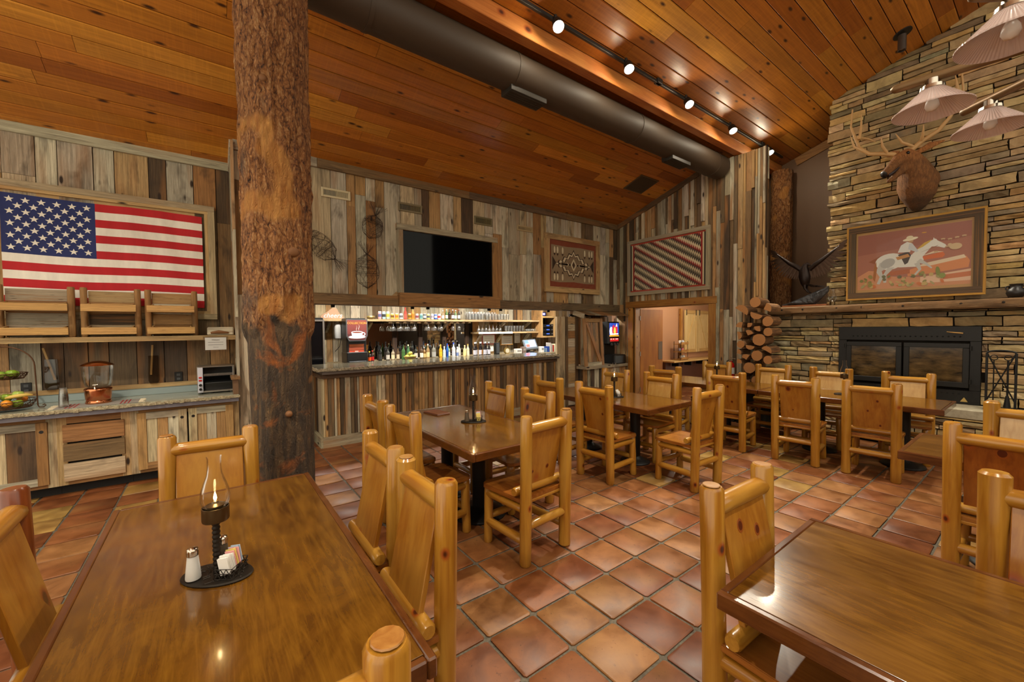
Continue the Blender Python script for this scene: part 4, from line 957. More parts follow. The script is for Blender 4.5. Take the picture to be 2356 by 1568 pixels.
# ---- pillar at the right end of the bar and the slush machine cabinet
wp = wall('wall_pillar', (5.985, 6.145, .94), (.56, .05, 1.88), label='barn board pillar at the right end of the bar')
random.seed(57)
plank('pillar_board', (5.78, 6.105, .94), (.22, .05, 1.88), M_BW_Z, wp, GREY[4]); plank('pillar_board', (5.935, 6.095, .94), (.075, .045, 1.88), M_BW_Z, wp, DARK[0]); plank('pillar_board', (6.235, 6.095, .94), (.08, .045, 1.88), M_BW_Z, wp, DARK[1])
z = .02
while z < 1.86:
    h = random.uniform(.12, .24); h = min(h, 1.88 - z); plank('patch_board', (6.085, 6.105, z + h / 2), (.215, .03, h - .004), M_BW_X, wp, jit(random.choice((GREY[2], TAN[3], TAN[2], GREY[4])))); z += h
sh = thing('slush_cabinet', 'barn wood cabinet with shed roof and ledge beside the doorway', 'cabinet')
sbk = MB().box((6.92, 6.08, .39), (1.22, .46, .77)).box((6.92, 6.37, 1.35), (1.22, .04, 1.2)).build('carcass', M_BACK, sh)
board_wall(sbk, ('y', 5.85), 6.31, 7.52, .0, .78, M_BW_Z, (.07, .15), lambda: pick(.4, .4, .2), name='lower_board', split=(2, 3))
board_wall(sbk, ('x', 6.312), 5.85, 6.06, 0, .78, M_BW_Z, (.08, .12), lambda: pick(.4, .4, .2), name='side_board', split=(2, 3))
board_wall(sbk, ('y', 6.345), 6.31, 7.53, .84, 1.9, M_BR_Z, (.1, .18), lambda: pick(.2, .3, .5), name='inner_board', split=(2, 3))
board_wall(sbk, ('x', 6.34), 5.925, 6.06, .85, 1.9, M_BW_Z, (.08, .12), lambda: pick(.5, .2, .3), name='cheek_board', split=(2, 3))
plank('ledge', (6.86, 5.905, .815), (1.34, .29, .06), M_BW_X, sh, GREY[3]); plank('ledge', (6.92, 6.17, .815), (1.2, .24, .06), M_BW_X, sh, GREY[3])
rang = math.atan2(.1, .36)
for k in range(7): inst('roof_board', unit(M_BW_Y), sh, (6.3 + .19 * k + .02, 5.93, 1.965), jit(random.choice((DARK[2], GREY[3], TAN[2])), .1), (.185, .42, .018), (rang, 0, random.uniform(-.01, .01)))
plank('fascia', (6.19, 5.98, 1.93), (.02, .32, .1), M_BW_Y, sh, GREY[0], rot=(rang, 0, 0))
dr = thing('barn_door_panel', 'small Z braced barn door panel leaning on the cabinet ledge', 'door panel', (6.5, 5.82, .846), 0); dr.rotation_euler = (-.06, 0, 0)
for k in range(6): plank('panel_board', (-.21 + .084 * k, .014, .5), (.082, .018, .96), M_BR_Z, dr, pick(.1, .4, .5))
for s in (-1, 1): plank('stile', (s * .255, 0, .5), (.08, .03, 1.0), M_BR_Z, dr, jit(TAN[2])); plank('rail', (0, 0, .5 + s * .46), (.43, .03, .08), M_BW_X, dr, jit(TAN[0] if s > 0 else GREY[2]))
inst('brace', unit(M_BR_Z), dr, (0, -.002, .5), jit(TAN[2]), (.08, .03, .92), (0, -.42, 0))
sm_ = thing('slush_machine', 'black slush machine with a bright fruit picture in the cabinet', 'drink machine', (7.27, 5.985, .847))
MB().cbox((0, .1, .68), (.4, .3, .5), .02).build('head', MBLK, sm_); MB().cbox((0, .16, .3), (.36, .16, .5), .01).build('column', MBLK, sm_); MB().cbox((0, -.02, .1), (.4, .42, .2), .02).build('drip_base', MBLK, sm_)
pc = art('picture', [((40, 70, 170), [(-.16, .6), (.16, .6), (.16, .9), (-.16, .9)]), ((196, 206, 226), ell(-.1, .72, .06, .1, 10)), ((190, 40, 60), ell(-.02, .75, .05, .11, 12)), ((214, 50, 60), ell(.07, .74, .05, .12, 12)), ((236, 190, 80), ell(.02, .71, .04, .1, 12)), ((240, 230, 220), [(.05, .82), (.09, .9), (.11, .82)]), ((240, 240, 240), [(-.13, .64), (.14, .645), (.14, .67), (-.13, .66)]), ((230, 160, 40), [(-.16, .6), (.16, .6), (.16, .63), (-.16, .635)]), ((180, 30, 30), [(-.14, .49), (.15, .49), (.15, .56), (-.14, .56)]), ((240, 220, 200), [(-.13, .535), (-.08, .535), (-.08, .55), (-.13, .55)]), ((240, 220, 200), [(-.05, .535), (0, .535), (0, .55), (-.05, .55)]), ((240, 220, 200), [(.04, .535), (.13, .535), (.13, .55), (.04, .55)])], sm_, Matrix.Translation((0, -.052, 0)) @ RX)
pc.data.materials[0] = t.m
for k in range(3): MB().cbox((-.1 + .1 * k, -.06, .43), (.03, .05, .06), .006).build('nozzle', MGRY, sm_)
# ---- wall decoration over the bar
tv = thing('television', 'large black flat television in a barn wood frame over the bar', 'television', (3.255, 6.07, 2.7))
MB().cbox((0, .03, 0), (1.68, .06, .98), .006).build('casing', MBLK, tv)
MB().box((0, -.003, 0), (1.64, .006, .94)).build('screen', plain('tv_glass', (6, 6, 7), .05, Specular_IOR_Level=.12), tv)
for s in (-1, 1): plank('frame_board', (s * .875, -.005, .0), (.085, .06, 1.08), M_BW_Z, tv, jit(TAN[2] if s > 0 else GREY[3]))
plank('frame_board', (0, -.01, .525), (1.86, .07, .09), M_BW_X, tv, jit(GREY[3]))
for s in (-1, 1):
    inst('gusset', unit(M_BW_X), tv, (s * .98, .01, -.545), jit(TAN[3]), (.16, .03, .05), (0, s * .75, 0))
def vent(x0, x1, z0, z1, label, rgb, dark_left=True):
    v = thing('wall_vent', label, 'vent', ((x0 + x1) / 2, 6.085, (z0 + z1) / 2), 0, 'wall vents above the bar'); w, h = x1 - x0, z1 - z0; m = plain('vent_%d' % rgb[0], rgb, .45)
    MB().box((0, .004, 0), (w - .02, .008, h - .02)).build('opening', MBLK, v)
    for s in (-1, 1): MB().cbox((s * (w / 2 - .014), -.003, 0), (.028, .016, h), .003).build('frame', m, v); MB().cbox((0, -.003, s * (h / 2 - .014)), (w - .056, .016, .028), .003).build('frame', m, v)
    n = 20
    for k in range(n): 
        xx = -w / 2 + .034 + (w - .068) * k / (n - 1); MB().box((xx, -.004, 0), (.0035 if k < n / 2 else .008, .01, h - .056), rot=(0, 0, .3)).build('fin', m, v)
vent(1.277, 1.665, 3.49, 3.62, 'cream wall vent nearest the log post', (206, 190, 150)); vent(2.37, 2.765, 3.475, 3.61, 'olive wall vent above the left end of the television', (120, 104, 70)); vent(3.735, 4.107, 3.47, 3.61, 'olive wall vent above the right end of the television', (112, 100, 66)); vent(4.665, 5.045, 3.485, 3.59, 'tan wall vent beside the diamond weaving', (170, 146, 104))
def frame_rect(parent, w, h, fw, th, mat_h, mat_v, cols, y=0., name='frame_side'):
    for s in (-1, 1):
        plank(name, (0, y, s * (h / 2 - fw / 2)), (w, th, fw), mat_h, parent, jit(cols)); plank(name, (s * (w / 2 - fw / 2), y, 0), (fw, th, h - 2 * fw), mat_v, parent, jit(cols))
r1 = thing('framed_weaving', 'framed grey weaving with a stepped diamond on the bar wall', 'weaving', (6.125, 6.06, 2.95))
frame_rect(r1, 1.58, 1.16, .11, .05, M_BW_X, M_BW_Z, lin(186, 152, 104))
A = Matrix.Translation((0, -.005, 0)) @ RX
MB().box((0, .01, 0), (1.38, .02, .96)).build('red_backing', plain('rust_mat', (132, 58, 30), .7), r1)
def zig(sx, sy, n=4):   # stepped diamond outline
    q = []
    for k in range(n + 1):
        a = k / n; q.append((-sx + sx * a, sy * a)); 
        if k < n: q.append((-sx + sx * (a + .6 / n), sy * (a - .25 / n)))
    up = q + [(-x, y) for x, y in reversed(q[:-1])]
    return up + [(x, -y) for x, y in reversed(up[1:-1])]
GW = (150, 126, 96); pl = [(GW, [(-.64, -.36), (-.4, -.375), (0, -.35), (.35, -.37), (.63, -.36), (.625, .36), (.2, .375), (-.2, .36), (-.63, .37)])]
for c, sx, sy in (((60, 38, 24), .56, .32), ((220, 200, 164), .52, .285), ((60, 38, 24), .43, .24), ((140, 116, 88), .4, .22)): pl.append((c, zig(sx, sy)))
pl += [((214, 196, 160), [(0, .13), (.09, 0), (0, -.13), (-.09, 0)]), ((70, 44, 28), [(0, .08), (.045, 0), (0, -.08), (-.045, 0)])]
for sx in (-1, 1):
    pl += [((210, 192, 156), [(sx * .2, .05), (sx * .13, 0), (sx * .2, -.05), (sx * .165, 0)]), ((60, 38, 24), [(sx * .6, .14), (sx * .5, .02), (sx * .6, -.14)])]
    for sy in (-1, 1):
        for dx in (.54, .46, .32): pl += [((226, 208, 172), ell(sx * dx, sy * .27, .024, .07, 10)), ((70, 44, 28), [(sx * dx - .03, sy * .2), (sx * dx + .03, sy * .2), (sx * dx, sy * .15)])]
art('weaving', pl, r1, A, printed('wool_print', .9))
MB().box((0, -.02, 0), (1.36, .004, .94)).build('glazing', glass('picture_glass', (1, 1, 1), .45), r1)
# big rug on the door wall
r2 = thing('framed_rug', 'framed rug of red, grey and white serrated stripes over the doorway', 'rug', (7.53, 4.828, 2.945), -PI / 2)
frame_rect(r2, 1.86, 1.2, .075, .05, barn('barn_obj_x', 'x', 'object'), barn('barn_obj_z', 'z', 'object'), GREY[3])
MB().box((0, .015, 0), (1.72, .02, 1.06)).build('red_backing', plain('brick_mat', (176, 64, 42), .7), r2)
t = NT('serrated_rug'); P = t.n('SeparateXYZ', {0: t.n('TexCoord').outputs['Object']})
px_, pz_ = P.outputs[0], P.outputs[2]
tri = t.math('PINGPONG', px_, .019)
u = t.math('ADD', t.math('ADD', t.math('MULTIPLY', pz_, 1.0), t.math('MULTIPLY', px_, .62)), t.math('MULTIPLY', tri, 3.2))
fr_ = t.math('FRACT', t.math('DIVIDE', u, .31))
cc = t.ramp(fr_, [(0, lin(150, 36, 34)), (.14, lin(214, 196, 160)), (.36, lin(44, 40, 36)), (.5, lin(110, 98, 78)), (.68, lin(206, 188, 150)), (.84, lin(60, 54, 48))], 'CONSTANT')
rug = MB().box((0, 0, 0), (1.5, .012, .98)).build('rug_field', t.fin(cc, .9), r2)
for s in (-1, 1):
    for k, c in enumerate(((60, 54, 48), (206, 188, 150), (150, 40, 36))): MB().box((s * (.835 - .033 * k), -.001, 0), (.03, .013, .99)).build('end_stripe', plain('rugstripe%d' % k, c, .9), r2)
MB().box((0, -.018, 0), (1.7, .003, 1.04)).build('glazing', glass('picture_glass', (1, 1, 1), .45), r2)
# wire fish sculptures
def wire_sculpture(loc, rot, label, L, Hh, seed):
    o = thing('wire_sculpture', label, 'sculpture', loc); o.rotation_euler = (0, rot, 0); rnd = random.Random(seed)
    mb = MB(); M_W = plain('rusty_wire', (58, 42, 34), .6, .5)
    for k in range(26):
        a = rnd.uniform(0, 2 * PI); pts = []
        for q in range(7):
            t_ = q / 6 * rnd.uniform(.5, 1.) * 2 - 1 if q else -1
            t_ = -1 + 2 * q / 6
            ww = Hh * math.sqrt(max(0, 1 - t_ * t_)) * .5 + .006
            aa = a + t_ * rnd.uniform(.6, 1.4); pts.append((t_ * L / 2, math.cos(aa) * ww * .35 - .05, math.sin(aa) * ww + rnd.uniform(-.008, .008)))
        mb.tube(pts, .0015, 3)
    for k in range(14):
        t_ = rnd.uniform(-.9, .9); ww = Hh * math.sqrt(1 - t_ * t_) * .5
        mb.tube([(t_ * L / 2 + rnd.uniform(-.02, .02), math.cos(b) * ww * .35 - .05, math.sin(b) * ww) for b in [q / 8 * 2 * PI for q in range(9)]], .0015, 3)
    mb.build('wire_body', M_W, o)
    tb_ = MB()
    for k in range(26):
        a = rnd.uniform(-.9, .9); tb_.tube([(L * .46, -.05, 0), (L * .46 + .08, -.05 + rnd.uniform(-.02, .02), a * .07), (L * .46 + .15 + rnd.uniform(0, .05), -.05, a * .16 + rnd.uniform(-.03, .03))], .0015, 3)
    tb_.build('wire_tail', M_W, o)
wire_sculpture((1.24, 6.06, 2.8), .75, 'rusty wire fish sculpture on the bar wall nearest the log post', .5, .3, 1)
wire_sculpture((1.86, 6.06, 2.5), -1.57, 'rusty wire fish sculpture hung upright left of the television', .5, .34, 2)
wire_sculpture((1.95, 6.06, 3.15), -1.3, 'rusty wire fish sculpture above the upright one left of the television', .36, .3, 3)
# ================================================================== LOG POSTS
def bark_mat(name, zb):
    t = NT(name); p = t.coords('object', False); z = t.n('SeparateXYZ', {0: p}).outputs[2]
    wp_ = t.vmath('ADD', p, t.n('VectorMath', {0: t.n('TexNoise', {'Vector': p, 'Scale': 9., 'Detail': 3.}).outputs['Color'], 'Scale': .09}, operation='SCALE').outputs[0])
    ve = t.n('TexVoronoi', {'Vector': t.vmath('MULTIPLY', wp_, (26, 26, 6)), 'Scale': 1.0}, feature='DISTANCE_TO_EDGE').outputs['Distance']
    ve2 = t.n('TexVoronoi', {'Vector': t.vmath('MULTIPLY', wp_, (70, 70, 26)), 'Scale': 1.0}, feature='DISTANCE_TO_EDGE').outputs['Distance']
    nn = t.noise(t.vmath('MULTIPLY', p, (16, 16, 6)), 2.6, 7, .75, .9)
    n1 = t.math('ADD', t.math('MULTIPLY', t.rng(ve, 0, .16), .2), t.math('ADD', t.math('MULTIPLY', t.rng(ve2, 0, .3), .14), t.math('MULTIPLY', nn, 1.0)))
    n2 = t.noise(p, 3.2, 4, .6, .6); n3 = t.noise(t.vmath('MULTIPLY', p, (16, 16, 2.5)), 1.6, 5, .7, .6)
    bark = t.ramp(n1, [(.42, lin(36, 23, 13)), (.56, lin(124, 74, 34)), (.74, lin(172, 112, 58)), (.9, lin(198, 150, 96)), (1., lin(206, 172, 128))])
    bark = t.mix(t.math('MULTIPLY', t.rng(t.noise(t.vmath('MULTIPLY', p, (2, 2, .7)), 1.6, 3, .6), .56, .68), .8), bark, t.mix(t.rng(nn, .35, .65), lin(30, 24, 20), lin(112, 100, 86)))
    bare = t.ramp(n3, [(.28, lin(40, 30, 22)), (.48, lin(78, 60, 42)), (.62, lin(112, 86, 56)), (.78, lin(180, 138, 84))])
    bare = t.mix(t.rng(n2, .56, .68), bare, lin(176, 98, 34))
    nb = t.noise(t.vmath('MULTIPLY', p, (2.5, 2.5, 1.)), 1.5, 3, .6)
    zz = t.math('ADD', z, t.math('MULTIPLY', t.math('SUBTRACT', nb, .5), 1.1))
    c = t.mix(t.rng(zz, zb + .03, zb - .03), bark, bare)
    cut = t.math('MULTIPLY', t.rng(t.noise(p, 1.9, 2, .4), .6, .63), t.rng(zz, zb - .5, zb - .45))
    c = t.mix(cut, c, t.ramp(n3, [(.3, lin(176, 106, 40)), (.7, lin(216, 156, 80))]))
    return t.fin(c, .8, t.bump(n1, 1., .035))
def bark_log(name, label, cat, base, r, h, zb, seed, lean=(0, 0), nz=260, na=72, kind=None):
    o = thing(name, label, cat, base)
    vs = []; fs = []
    for i in range(nz):
        z = h * i / (nz - 1)
        for j in range(na):
            a = 2 * PI * j / na; d = Vector((math.cos(a), math.sin(a), 0))
            q = Vector((d.x * 2.2, d.y * 2.2, z * 1.1 + seed)); big = mnoise.noise(q * .9) * .05
            q2 = Vector((d.x * 7, d.y * 7, z * 3.2 + seed)); rid = mnoise.noise(q2) * .5 + mnoise.noise(q2 * 2.3) * .3 + mnoise.noise(Vector((d.x * 22, d.y * 22, z * 14 + seed))) * .25
            edge = zb + mnoise.noise(Vector((d.x * 1.4, d.y * 1.4, seed))) * .35
            k = min(1, max(0, (z - edge) / .05))
            rr = r * (1 + .12 * max(0, .35 - z) - .01 * z / h) + big * .35 + k * (.02 + rid * .032) + (1 - k) * rid * .006
            vs.append((d.x * rr + lean[0] * z, d.y * rr + lean[1] * z, z))
    for i in range(nz - 1):
        for j in range(na): fs.append((i * na + j, i * na + (j + 1) % na, (i + 1) * na + (j + 1) % na, (i + 1) * na + j))
    fs.append(tuple(range(na - 1, -1, -1))); fs.append(tuple((nz - 1) * na + j for j in range(na)))
    MB().add(vs, fs).build('trunk', bark_mat(name + '_bark', zb), o, 60)
    knot = plain('knot_wood', (116, 74, 36), .7)
    return o, knot
post, knot = bark_log('log_post', 'huge bark covered log post standing in front of the bar', 'post', (.42, 3.43, 0), .205, 4.677, 1.65, 3., nz=420, na=110)
for a, z, s in ((-2.0, 3.35, .022), (-1.75, 3.95, .02), (-1.5, 1.06, .016), (-1.25, 2.2, .03), (-1.1, .55, .05)):
    d = Vector((math.cos(a), math.sin(a), 0)); c = d * .215 + Vector((0, 0, z))
    mb = MB(); mb.tube([c - d * .02, c + d * .012, c + d * .018], [s * 1.5, s * 1.1, s * .6], 12); mb.build('knot', knot, post, 50)
MB().tube([(.19, -.1, 4.12), (.235, -.11, 4.2), (.24, -.105, 4.3), (.205, -.1, 4.37)], [.012, .028, .03, .01], 8, flat=.5).build('bark_flap', post.children[0].data.materials[0], post, 50)
post2, _ = bark_log('log_post', 'bark covered log post in the brown recess behind the eagle', 'post', (9.12, 3.3, 0), .16, 4.677, .4, 9., nz=160, na=56)
# ================================================================== FLAG WALL AND LEFT COUNTER
random.seed(61)
fl = thing('framed_flag', 'large American flag in a weathered wood frame on the left wall', 'flag', (-.875, 6.53, 2.52))
frame_rect(fl, 1.92, 1.44, .07, .06, M_BW_X, M_BW_Z, lin(176, 160, 126))
frame_rect(fl, 1.78, 1.3, .035, .05, M_BW_X, M_BW_Z, lin(196, 166, 116), name='inner_moulding')
t = NT('burlap'); p = t.coords('object', False); a = t.noise(p, 90, 3, .7); b = t.noise(p, 6, 3, .6)
MB().box((0, .02, 0), (1.74, .02, 1.26)).build('burlap_backing', t.fin(t.mix(t.rng(b, .3, .7), lin(190, 150, 96), lin(206, 172, 122)), .95, t.bump(a, .5, .003)), fl)
FW, FH = 1.655, 1.15; FX0 = -.825; FZ0 = -.57
def wav(x, z): 
    return -.012 + .004 * math.sin(x * 22 + z * 3) * (.3 + .7 * (x > -.2)) + .003 * math.sin(x * 9 - z * 7) + .0025 * mnoise.noise(Vector((x * 9, z * 3, 1)))
def cloth(name, x0, x1, z0, z1, mat, nx, nz, off=0):
    vs = []; fs = []
    for i in range(nz + 1):
        for j in range(nx + 1):
            x = x0 + (x1 - x0) * j / nx; z = z0 + (z1 - z0) * i / nz; sag = .006 * math.sin(x * 5) 
            vs.append((x, wav(x, z) - off, z + sag))
    for i in range(nz):
        for j in range(nx): k = i * (nx + 1) + j; fs.append((k, k + 1, k + nx + 2, k + nx + 1))
    return MB().add(vs, fs).build(name, mat, fl, 180)
def cloth_mat(name, c):
    t = NT(name); p = t.coords('object', False); b = t.noise(t.vmath('MULTIPLY', p, (7, 7, 2)), 2, 3, .6)
    return t.fin(t.mix(t.rng(b, .3, .7), tuple(v * .86 for v in lin(*c)), lin(*c)), .85, t.bump(t.noise(p, 260, 2), .15, .001))
FR, FWH, FB = cloth_mat('flag_red', (192, 34, 40)), cloth_mat('flag_white', (244, 238, 224)), cloth_mat('flag_blue', (40, 50, 104))
sh_ = FH / 13
for k in range(13):
    z1 = FZ0 + FH - k * sh_; x0 = FX0 + (.695 if k < 7 else 0)
    cloth('stripe', x0, FX0 + FW, z1 - sh_, z1, FR if k % 2 == 0 else FWH, 60, 3)
cloth('canton', FX0, FX0 + .695, FZ0 + FH - 7 * sh_, FZ0 + FH, FB, 24, 14)
star = MB(); pts = [((.036 if k % 2 == 0 else .0145) * math.sin(k * PI / 5), (.036 if k % 2 == 0 else .0145) * math.cos(k * PI / 5)) for k in range(10)]
star.prism([(x, y) for x, y in pts], .001, Matrix.Rotation(PI / 2, 4, 'X')); STM = star.mesh('star'); STM.materials.append(FWH)
for r in range(9):
    for c in range(6 if r % 2 == 0 else 5):
        x = FX0 + .065 + (c + (0 if r % 2 == 0 else .5)) * .113; z = FZ0 + FH - .062 - r * .062
        inst('star', STM, fl, (x, wav(x, z) - .003, z + .006 * math.sin(x * 5)))
# shelf with crates
fs_ = thing('wall_shelf', 'weathered plank shelf under the flag', 'shelf')
plank('shelf_board', (-1.87, 6.35, 1.575), (4.28, .38, .045), M_BW_X, fs_, lin(176, 150, 106))
plank('shelf_lip', (-1.87, 6.17, 1.57), (4.28, .02, .055), M_BW_X, fs_, lin(186, 158, 110))
M_CR = barn('crate_wood_x', 'x', 'object', warm=.6, dark=.4); M_CRZ = barn('crate_wood_z', 'z', 'object', warm=.6, dark=.4); M_CRY = barn('crate_wood_y', 'y', 'object', warm=.5, dark=.4)
def tray_rack(x0, x1, label):
    o = thing('tray_rack', label, 'rack', ((x0 + x1) / 2, 6.3, 1.598), 0, 'tray racks on the flag shelf'); w = x1 - x0
    for s in (-1, 1): log_pole((s * (w / 2 - .0), .06, 0), (s * (w / 2 - .0), .06, .54), .03, 12, seed=int(x0 * 100) + s).build('log_upright', M_CRZ, o, 40, color=lin(150, 112, 66))
    for k in range(4): plank('back_board', (0, .1, .07 + .125 * k), (w - .06, .016, .122), M_CR, o, pick(.4, .45, .15))
    for z in (.03, .28):
        tr = inst('tray_floor', unit(M_CR), o, (0, 0, z), jit(TAN[3]), (w - .05, .18, .012))
        plank('tray_front', (0, -.1, z + .035), (w + .0, .014, .075), M_CR, o, jit(lin(206, 164, 100)))
        for s in (-1, 1): inst('tray_side', unit(M_CRY), o, (s * (w / 2 - .04), .0, z + .045), jit(lin(190, 150, 92)), (.014, .2, .075), (.12, 0, 0))
tray_rack(-1.69, -1.19, 'log and plank tray rack on the shelf, leftmost of the three'); tray_rack(-1.095, -.66, 'log and plank tray rack on the shelf, middle of the three'); tray_rack(-.57, -.143, 'log and plank tray rack on the shelf, rightmost of the three')
wc = thing('wood_block', 'weathered wood block with bark on the right end of the flag shelf', 'wood', (.11, 6.3, 1.598)); MB().cbox((0, 0, .05), (.27, .14, .1), .012).build('block', barn('block_wood', 'x', 'object'), wc, color=GREY[2]); MB().tube([(-.1, -.07, .03), (-.02, -.085, .04), (.08, -.075, .03)], [.012, .022, .01], 8).build('bark_edge', knot, wc, 50)
# paper sign hanging from the shelf
ps = thing('paper_sign', 'white paper notice in a clear sleeve hanging from the shelf edge', 'sign', (.056, 6.155, 1.49))
MB().box((0, 0, 0), (.25, .003, .19)).build('sleeve', glass('sleeve', (.95, .95, .95), .6, .1, .08), ps)
MB().box((0, .001, .005), (.21, .001, .15)).build('sheet', plain('paper', (236, 234, 228), .7), ps)
for k, (tx, sz) in enumerate((('Welcome', .02), ('Please help yourself to cold water', .0125), ('Complimentary breakfast served daily', .0125), ('Thank you', .0125))): text(tx, sz, INK, ps, (0, -.0022, .052 - .03 * k), ext=.0001) if k in (0, 3) else MB().box((0, -.0018, .052 - .03 * k), (.15, .0003, .006)).build('text_line', plain('pale_ink', (150, 146, 142), .7), ps)
# counter top and cabinets
M_LG = granite('left_granite', (150, 150, 130), (186, 186, 166), (120, 118, 100)); M_LE = rough_edge('left_rough_edge', (130, 116, 88), (206, 192, 156))
ct = thing('granite_counter', 'pale green granite counter top with rough edge along the left wall', 'counter')
MB().cbox((-1.87, 6.185, .87), (4.26, .67, .04), .004).build('slab', M_LG, ct)
MB().cbox((-1.87, 6.523, .94), (4.26, .018, .1), .003).build('backsplash', plain('backsplash_blue', (150, 164, 164), .3), ct)
m = MB(); chisel(m, -4.0, .27, 5.85, .852, .888, 'x', 130); e = m.build('rough_edge', M_LE, ct); e['kind'] = 'stuff'
MB().cbox((-1.87, 6.19, .828), (4.26, .66, .044), .003).build('sub_edge', plain('sub_edge_grey', (112, 108, 116), .55), ct)
trim((-1.87, 6.52, 1.0), (4.28, .03, .05), M_BW_X, lin(190, 160, 112), label='thin wood strip along the top of the blue backsplash')
cabs = [(-2.9, -2.1, 'd'), (-2.1, -1.255, 'd'), (-1.255, -.715, 'w'), (-.715, .26, 'dd')]
def cab(x0, x1, kind, label):
    o = thing('buffet_cabinet', label, 'cabinet', ((x0 + x1) / 2, 0, 0)); w = x1 - x0
    MB().box((0, 6.26, .455), (w - .002, .56, .7)).build('carcass', M_BACK, o); MB().box((0, 6.3, .055), (w - .002, .5, .11)).build('toe_kick', plain('toe_kick', (26, 22, 18), .8), o)
    for s in (-1, 1): plank('stile', (s * (w / 2 - .035), 5.97, .455), (.07, .03, .7), M_BW_Z, o, jit(random.choice((TAN[3], GREY[4]))))
    plank('bottom_rail', (0, 5.97, .125), (w - .14, .03, .04), M_BW_X, o, jit(TAN[2])); plank('upper_rail', (0, 5.97, .765), (w - .14, .03, .076), M_BW_X, o, jit(TAN[2]))
    if kind == 'w':
        for k, z in enumerate((.235, .435, .63)):
            d = inst('drawer', unit(M_BW_X), o, (0, 5.945, z), jit((GREY[4], DARK[2], TAN[2])[k]), (w - .09, .03, .175))
    else:
        n = len(kind)
        for q in range(n):
            dw = (w - .1) / n; cx = -w / 2 + .05 + dw * (q + .5)
            d = thing('x', None, None); d.name = 'door'; d.parent = o; d.location = (cx, 5.945, .455)
            for s in (-1, 1): plank('door_stile', (s * (dw / 2 - .045), -.004, 0), (.075, .03, .62), M_BW_Z, d, jit(random.choice((TAN[0], GREY[4], TAN[2])))); plank('door_rail', (0, -.004, s * .275), (dw - .165, .03, .07), M_BW_X, d, jit(random.choice((TAN[0], GREY[1]))))
            k = 3; pw = (dw - .165) / k
            for i in range(k): plank('door_board', (-(dw - .165) / 2 + pw * (i + .5), .004, 0), (pw - .003, .02, .48), M_BW_Z, d, pick(.6, .3, .1))
            MB().cyl((( .5 - q) * (dw - .1) if n > 1 else dw / 2 - .045, -.0205, .22), ((.5 - q) * (dw - .1) if n > 1 else dw / 2 - .045, -.019, .22), .016).build('finger_hole', MBLK, d)
lbs = ['barn wood cabinet hidden at the far left under the counter', 'barn wood cabinet with one plank door under the fruit stand', 'barn wood cabinet with three drawers under the water dispenser', 'barn wood cabinet with two plank doors behind the head chair']
for (a, b, k), lb in zip(cabs, lbs): cab(a, b, k, lb)
hw = thing('half_wall_cap', 'short half wall with wood cap at the right end of the left counter', 'wall'); tag(hw, kind='structure'); hw.name = 'wall_half'
MB().box((.235, 6.0, .98), (.05, .28, .18)).build('upright', M_BROWN, hw); plank('cap', (.235, 6.0, 1.085), (.09, .34, .03), M_BW_Y, hw, jit(DARK[2]))
# things on the counter
ZL = .8915
wd_ = thing('water_dispenser', 'glass water dispenser with copper lid and base on the left counter', 'dispenser', (-.97, 6.1, ZL + .004))
t = NT('copper'); M_COP = t.fin(lin(214, 140, 96), .2, Metallic=1.)
MB().lathe([(0, 0), (.1, 0), (.103, .012), (.098, .03), (.094, .034), (.1, .05), (.108, .135), (.11, .15), (.104, .16), (.09, .165), (0, .165)], 32).build('copper_base', M_COP, wd_, 40)
MB().shell([(.0, .168), (.08, .168), (.1, .185), (.112, .23), (.122, .3), (.124, .37), (.121, .4)], 32).build('glass_vessel', glass('thick_glass', (.985, .99, .99), .6, .02, .02), wd_, 60)
MB().lathe([(0, .355), (.12, .355), (.1205, .352), (.119, .35), (.117, .3), (.107, .23), (.095, .188), (0, .172)], 32).build('water', glass('water', (.97, .98, .98), .4, .01, .01), wd_, 60)
MB().lathe([(.13, .4), (.132, .404), (.12, .415), (.08, .435), (.03, .447), (0, .448)], 32).build('copper_lid', M_COP, wd_, 50)
MB().tube([(0, -.1, .19), (0, -.135, .19), (0, -.15, .18), (0, -.155, .16)], [.01, .01, .009, .008], 10).tube([(-.02, -.135, .205), (.02, -.135, .205)], .006, 8).build('spigot', M_CHROME, wd_, 50)
mt = thing('table_runner', 'grey woven runner with red stripes under the water dispenser', 'runner', (-.95, 6.02, ZL), .03)
MB().box((0, 0, .002), (.62, .3, .003)).build('cloth', plain('runner_grey', (150, 144, 136), .9), mt)
for x in (-.23, -.2, -.17, .17, .2, .23): MB().box((x, 0, .0038), (.012, .3, .001)).build('red_stripe', plain('runner_red', (150, 34, 34), .9), mt)
fg = MB()
for s in (-1, 1):
    for k in range(14): fg.tube([(s * .31, -.14 + .28 * k / 13, .003), (s * (.345 + random.uniform(0, .02)), -.14 + .28 * k / 13 + random.uniform(-.012, .012), .003)], .003, 5)
f_ = fg.build('fringe', plain('runner_fringe', (206, 192, 164), .9), mt); f_['kind'] = 'stuff'
CUPM = MB().shell([(.036, 0), (.0365, .004), (.0255, .1), (.0248, .102), (0, .102)], 24).mesh('cup', 50); CUPM.materials.append(glass('cup_plastic', (.95, .95, .94), .5, .3, .06))
for k in range(11):
    tag(inst('plastic_cup', CUPM, None, (-1.2, 5.97, ZL + .005 + .0095 * k)), 'clear plastic cup in the upside down stack left of the water dispenser', 'cup', 'stacked plastic cups')
